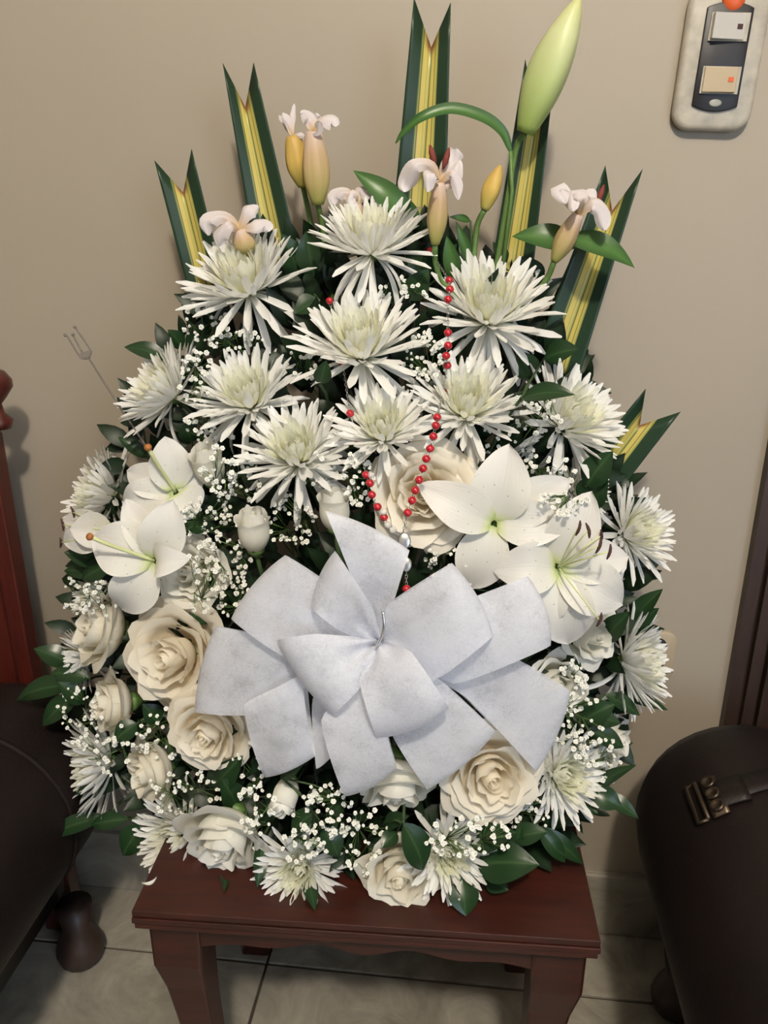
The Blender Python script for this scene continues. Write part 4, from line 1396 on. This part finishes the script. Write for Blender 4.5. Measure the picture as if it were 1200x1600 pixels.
FLO = [floret_geo(random.Random(k)) for k in range(5)]
GYP = [
    # label, centre px, spread x, spread y, count, depth shift
    ("baby's breath at the left of the large upper left chrysanthemum", 320, 505, 32, 34, 26, -0.01),
    ("baby's breath beneath the large upper left chrysanthemum", 370, 530, 40, 22, 18, -0.02),
    ("baby's breath strewn over the upper left rim chrysanthemum", 305, 590, 26, 45, 30, -0.07),
    ("baby's breath between the two left chrysanthemums by the rosebud", 330, 665, 40, 26, 26, -0.02),
    ("baby's breath dotted over the upper left rosebud", 340, 735, 26, 36, 30, -0.055),
    ("baby's breath right of the upper left rosebud", 385, 750, 26, 34, 26, -0.02),
    ("baby's breath below the upper left rosebud, thick and pale", 320, 810, 46, 30, 40, -0.02),
    ("baby's breath around the base of the upright rosebud by the bow", 350, 875, 42, 34, 44, -0.02),
    ("baby's breath over the ruffled ivory rose", 318, 915, 26, 40, 10, -0.065),
    ("baby's breath above the left bow loop", 365, 935, 40, 26, 26, -0.02),
    ("baby's breath between the upright rosebud and the top loop", 455, 815, 34, 40, 34, -0.01),
    ("baby's breath under the green-eyed chrysanthemum", 500, 735, 34, 22, 22, -0.02),
    ("baby's breath by the left rosary strand", 560, 750, 22, 40, 26, -0.03),
    ("baby's breath above the central upper chrysanthemum", 620, 450, 46, 18, 14, 0.0),
    ("baby's breath left of the central upper chrysanthemum", 480, 560, 26, 36, 14, 0.0),
    ("baby's breath between the rosary and the upper right chrysanthemum", 668, 555, 32, 36, 44, -0.02),
    ("baby's breath below the upper right chrysanthemum", 800, 690, 40, 34, 26, -0.01),
    ("baby's breath over the rim chrysanthemum with the leaf", 840, 640, 36, 34, 24, -0.06),
    ("baby's breath above the broad standing lily petal", 855, 745, 44, 32, 42, -0.02),
    ("baby's breath in the dark gap below the rosary rose", 700, 885, 48, 38, 34, 0.0),
    ("baby's breath over the speckled lily petal", 880, 785, 34, 20, 22, -0.10),
    ("baby's breath at the top of the left rim rose", 165, 935, 46, 26, 36, -0.045),
    ("baby's breath on the outer left rim by the small chrysanthemum", 120, 945, 20, 46, 22, 0.0),
    ("baby's breath beside the far left leafy spray", 125, 1110, 32, 40, 30, -0.03),
    ("baby's breath over the lower left rim chrysanthemum", 165, 1165, 40, 40, 26, -0.06),
    ("baby's breath between the lower left roses", 250, 1150, 36, 40, 24, -0.02),
    ("baby's breath below the flat peach-cream rose", 290, 1240, 52, 34, 34, -0.02),
    ("baby's breath on the big round rose's shoulder", 400, 1265, 26, 36, 22, -0.055),
    ("baby's breath right of the small hanging rosebud", 505, 1275, 44, 46, 48, -0.02),
    ("baby's breath above the front chrysanthemum", 470, 1320, 40, 26, 26, -0.03),
    ("baby's breath left of the front cream rose", 565, 1320, 32, 50, 34, -0.01),
    ("baby's breath over the lower right chrysanthemum by the leaf", 735, 1310, 60, 34, 46, -0.045),
    ("baby's breath under the large lower right rose", 820, 1275, 34, 30, 22, -0.01),
    ("baby's breath beside the ribbon at the lower right", 900, 1130, 40, 46, 50, -0.025),
    ("baby's breath right of the lower right chrysanthemum", 925, 1190, 36, 32, 46, -0.02),
    ("baby's breath below the white rose at the right", 895, 1065, 22, 36, 26, -0.01),
    ("baby's breath by the flat peach rose under the left loop", 395, 1200, 30, 40, 18, -0.01),
]
for gi, (label, cx_, cy_, sx2, sy2, cnt, dy) in enumerate(GYP):
    rng = random.Random(1500 + gi)
    y0 = ys(cx_, cy_) + dy
    A = P(cx_ + rng.uniform(-8, 8), cy_ + sy2 * 0.5, y0 + 0.05)
    t = empty('gypsophila_sprig', Matrix.Translation(A), label, 'flower', "sprigs of baby's breath")
    st, fl_ = MB(), MB()
    nodes = []
    for k in range(5):
        nodes.append(P(cx_ + rng.uniform(-0.7, 0.7) * sx2, cy_ + rng.uniform(-0.6, 0.7) * sy2, y0 + rng.uniform(0.008, 0.03)))
    for nd in nodes:
        st.tube([Vector((0, 0, 0)), (nd - A) * 0.5 + Vector((0, 0.004, -0.004)), nd - A], 0.0006, 4)
    for k in range(int(cnt * 1.5)):
        a, r_ = rng.uniform(0, 2 * PI), math.sqrt(rng.uniform(0, 1)) ** 0.8
        q = P(cx_ + math.cos(a) * r_ * sx2 * 1.1, cy_ + math.sin(a) * r_ * sy2 * 1.1, y0 + rng.uniform(-0.014, 0.014))
        if k % 3 == 1:
            q = last + Vector((rng.uniform(-1, 1), rng.uniform(-0.6, 0.6), rng.uniform(-1, 1))) * 0.0065
        last = q
        q.z = max(q.z, TABLE_Z + 0.006)
        nd = min(nodes, key=lambda m: (m - q).length)
        st.tube([nd - A, (nd.lerp(q, 0.5) - A) + Vector((0, 0.002, -0.002)), q - A], 0.00035, 3)
        v, f = FLO[rng.randrange(5)]
        z = (toward(q) + Vector((rng.uniform(-0.8, 0.8), 0, rng.uniform(-0.4, 0.8)))).normalized()
        fl_.add(v, f, None, frame(q - A, z, rng.uniform(0, 6), rng.uniform(0.0019, 0.0040)))
    s = stem_to_foam(A, Vector((0, 1, -0.3)).normalized(), rng, n=5)
    st.tube([x - A for x in s], 0.0009, 4)
    st.obj('stems', M_STEM, t)
    q = fl_.obj('blossoms', M_GYP, t, smooth=False)
    q['kind'] = 'stuff'

# ------------------------------------------------------------------ ribbon bow
bc = (590, 1000)
by = ys(*bc) - 0.075
BC = P(*bc, by)
bow = empty('ribbon_bow', Matrix.Translation(BC), 'large white nonwoven ribbon bow with many loops at the front of the flowers', 'bow')
LOOPS = [
    # outer corners A, B, inner corners C, D (px), depth shift of the outer edge, fullness, depth shift at the knot
    ((508, 798), (640, 860), (563, 935), (612, 950), -0.008, 0.027, 0.016),
    ((362, 966), (446, 868), (450, 1030), (505, 905), 0.000, 0.041, 0.012),
    ((304, 1112), (338, 978), (400, 1118), (450, 1000), 0.014, 0.035, 0.018),
    ((414, 1216), (492, 1182), (376, 1098), (470, 1050), -0.004, 0.032, 0.016),
    ((494, 1202), (528, 1170), (484, 1090), (530, 1090), 0.010, 0.008, 0.020),
    ((838, 1206), (890, 1080), (725, 1085), (790, 1020), 0.022, 0.027, 0.022),
    ((860, 1008), (826, 900), (705, 1072), (670, 960), 0.002, 0.032, 0.014),
    ((668, 1234), (774, 1142), (612, 1150), (698, 1070), -0.008, 0.027, 0.008),
    ((540, 1244), (620, 1200), (500, 1120), (590, 1090), -0.022, 0.043, 0.004),
    ((486, 950), (524, 862), (530, 985), (585, 955), -0.014, 0.049, -0.002),
    ((770, 992), (706, 880), (668, 1070), (603, 945), -0.020, 0.038, 0.000),
    ((434, 1000), (520, 1116), (495, 990), (562, 1075), -0.028, 0.046, -0.006),
    ((590, 1154), (700, 1106), (560, 1060), (640, 1015), -0.036, 0.049, -0.012),
]
for li, (a, b, c_, d_, dd, full, dk) in enumerate(LOOPS):
    Aq, Bq, Cq, Dq = P(*a, by + dd), P(*b, by + dd), P(*c_, by + dd * 0.5 + dk * 0.5), P(*d_, by + dd * 0.5 + dk * 0.5)
    K = P(bc[0] + 2, bc[1] + 4, by + dk)
    tv = Bq - Aq
    sd = tv.normalized() * 9 * mpp(BC)
    nr = toward(BC)
    rg = random.Random(li + 40)
    w1, w2 = rg.uniform(-0.005, 0.005), rg.uniform(0, 6)
    xi = ((Cq + Dq) / 2 - K).length / max(1e-6, ((Aq + Bq) / 2 - K).length)
    xi = min(0.7, max(0.3, xi))

    def fn(u, v, K=K, Aq=Aq, Bq=Bq, Cq=Cq, Dq=Dq, sd=sd, nr=nr, full=full, w1=w1, w2=w2, xi=xi):
        q = 2 * u - 1
        ph = v * 2 * PI
        x = (1 - math.cos(ph)) / 2                    # out to the bend and back again
        h = full * math.sin(ph) * (0.30 + 0.70 * x ** 0.7)
        p0, p1, p2 = K + sd * q, Cq.lerp(Dq, u), Aq.lerp(Bq, u)
        if x < xi:
            t = x / xi
            t = t * t * (3 - 2 * t) * 0.4 + t * 0.6
            c = p0.lerp(p1, t)
        else:
            c = p1.lerp(p2, (x - xi) / (1 - xi))
        ease = max(0.0, 1 - abs(x - xi) / 0.25)        # round the bend between the two runs
        c = c.lerp((p0.lerp(p1, 0.75) + p1.lerp(p2, 0.25)) / 2, 0.35 * ease * ease)
        fold = 0.010 * max(0.0, 1 - x / xi) * math.cos(q * 5.5 + w2) + w1 * math.sin(q * 2.2 + w2) * x
        bow_ = 0.006 * (1 - q * q) * x ** 3            # the bend itself swells in the middle
        return c + nr * (h + fold) + (p2 - K).normalized() * bow_ - BC

    MB().grid(10, 48, fn).obj('ribbon_loop', M_RIBBON, bow)
wp = smoothline([P(598, 955, by - 0.028), P(600, 975, by - 0.032), P(596, 995, by - 0.033), P(588, 1010, by - 0.03)], 4)
MB().tube([q - BC for q in wp], 0.0016, 6).obj('tie_wire', M_SILVER, bow)

# ------------------------------------------------------------------ rosary
right = [(672, 392, 0.02), (702, 438, -0.03), (703, 452, -0.05), (700, 468, -0.06), (700, 520, -0.07), (700, 540, -0.072), (697, 556, -0.068), (699, 571, -0.055), (692, 612, -0.01), (683, 652, -0.07), (681, 665, -0.073),
         (677, 682, -0.075), (672, 701, -0.075), (666, 717, -0.077), (661, 732, -0.079), (655, 750, -0.08), (649, 766, -0.08), (644, 782, -0.078), (637, 801, -0.074)]
left = [(515, 470, 0.0), (536, 570, -0.01), (547, 646, -0.035), (560, 690, -0.02), (572, 742, -0.055), (578, 755, -0.055), (581, 773, -0.055), (590, 792, -0.055), (600, 808, -0.055)]
drop = [(629, 836, -0.055), (635, 866, -0.06), (635, 888, -0.062), (635, 920, -0.065)]


def rp(t):
    return P(t[0], t[1], ys(t[0], t[1]) + t[2])


RO = rp(drop[0])
ros = empty('rosary', Matrix.Translation(RO), 'red-beaded rosary with a silver chain draped down the front of the flowers', 'rosary')
bead = MB().lathe([(0.0006, -0.0042), (0.0024, -0.0036), (0.0040, -0.0018), (0.0045, 0), (0.0040, 0.0018), (0.0024, 0.0036), (0.0006, 0.0042)], 14).mesh('bead', M_BEAD)
chain = MB()
for seq in (right + [drop[0]], left + [(615, 828, -0.055), drop[0]], drop):
    pts = [rp(s) for s in seq]
    dense = []
    for a, b in zip(pts, pts[1:]):
        n = max(2, int((b - a).length / 0.0035))
        dense += [a.lerp(b, k / n) for k in range(n)]
    dense.append(pts[-1])
    for k in range(0, len(dense) - 1):                # alternating little links
        a, b = dense[k] - RO, dense[k + 1] - RO
        dv = (b - a).normalized()
        s = dv.cross(Vector((0, 1, 0)) if k % 2 else Vector((1, 0.2, 0))).normalized() * 0.0011
        c = (a + b) / 2
        L = (b - a) * 0.62
        ring = [c - L, c - L * 0.5 + s, c + L * 0.5 + s, c + L, c + L * 0.5 - s, c - L * 0.5 - s, c - L]
        chain.tube(ring, 0.00042, 4)
chain.obj('chain', M_SILVER, ros)
for s in right + left + [drop[-1]]:
    link('bead', bead, ros, frame(rp(s) - RO, Vector((0.1, 0.2, 1)).normalized()))
cb_ = MB().lathe([(0.0006, -0.004), (0.0036, -0.002), (0.0042, 0), (0.0036, 0.002), (0.0006, 0.004)], 8).mesh('clear_bead', M_CRYSTAL)
for s in ((606, 820, -0.056), (614, 828, -0.057), (579, 742, -0.055), (599, 800, -0.058)):
    o = link('clear_bead', cb_, ros, Matrix.Translation(rp(s) - RO))
o['label'] = 'clear bead'
MB().lathe([(1, -0.0008), (1.1, 0), (1, 0.0008), (0.8, 0.0012)], 20, frame(rp((632, 845, -0.058)) - RO, toward(RO)) @ Matrix.Diagonal((0.006, 0.008, 1, 1))).obj('medal', M_SILVER, ros)
MB().lathe([(1, -0.0008), (1.1, 0), (1, 0.0008), (0.8, 0.0012)], 20, frame(rp((635, 882, -0.063)) - RO, toward(RO)) @ Matrix.Diagonal((0.005, 0.007, 1, 1))).obj('medal', M_SILVER, ros)

# ------------------------------------------------------------------ clear card pick at the left
cy2 = 0.90
A = P(141, 560, cy2)
pick = empty('card_pick', Matrix.Translation(A), 'clear plastic card holder pick with three prongs sticking out at the upper left', 'card holder')


def q2(x, y_, d=0.0):
    return P(x, y_, cy2 + d) - A


MB().tube([q2(139, 560), q2(190, 640), q2(260, 745, -0.03)], 0.0014, 6).obj('rod', M_CLEAR, pick)
MB().tube(smoothline([q2(104, 524), q2(122, 553), q2(128, 560), q2(139, 560)], 4), 0.0012, 6).obj('prong', M_CLEAR, pick)
MB().tube(smoothline([q2(118, 512), q2(140, 545), q2(142, 552), q2(139, 560)], 4), 0.0012, 6).obj('prong', M_CLEAR, pick)
MB().tube(smoothline([q2(114, 524, 0.01), q2(126, 546, 0.008), q2(132, 556, 0.003), q2(139, 560)], 4), 0.0010, 6).obj('prong', M_CLEAR, pick)
MB().add([q2(122, 553), q2(141, 547), q2(142, 556), q2(138, 561), q2(127, 561)], [(0, 1, 2, 3, 4)]).obj('web', M_CLEAR, pick)
for x, y_, d in ((102, 524, 0), (117, 511, 0), (114, 523, 0.01)):
    MB().lathe([(0.0005, -0.002), (0.0019, -0.001), (0.0022, 0), (0.0019, 0.001), (0.0005, 0.002)], 10).obj('prong_tip', M_CLEAR, pick, Matrix.Translation(q2(x, y_, d)))
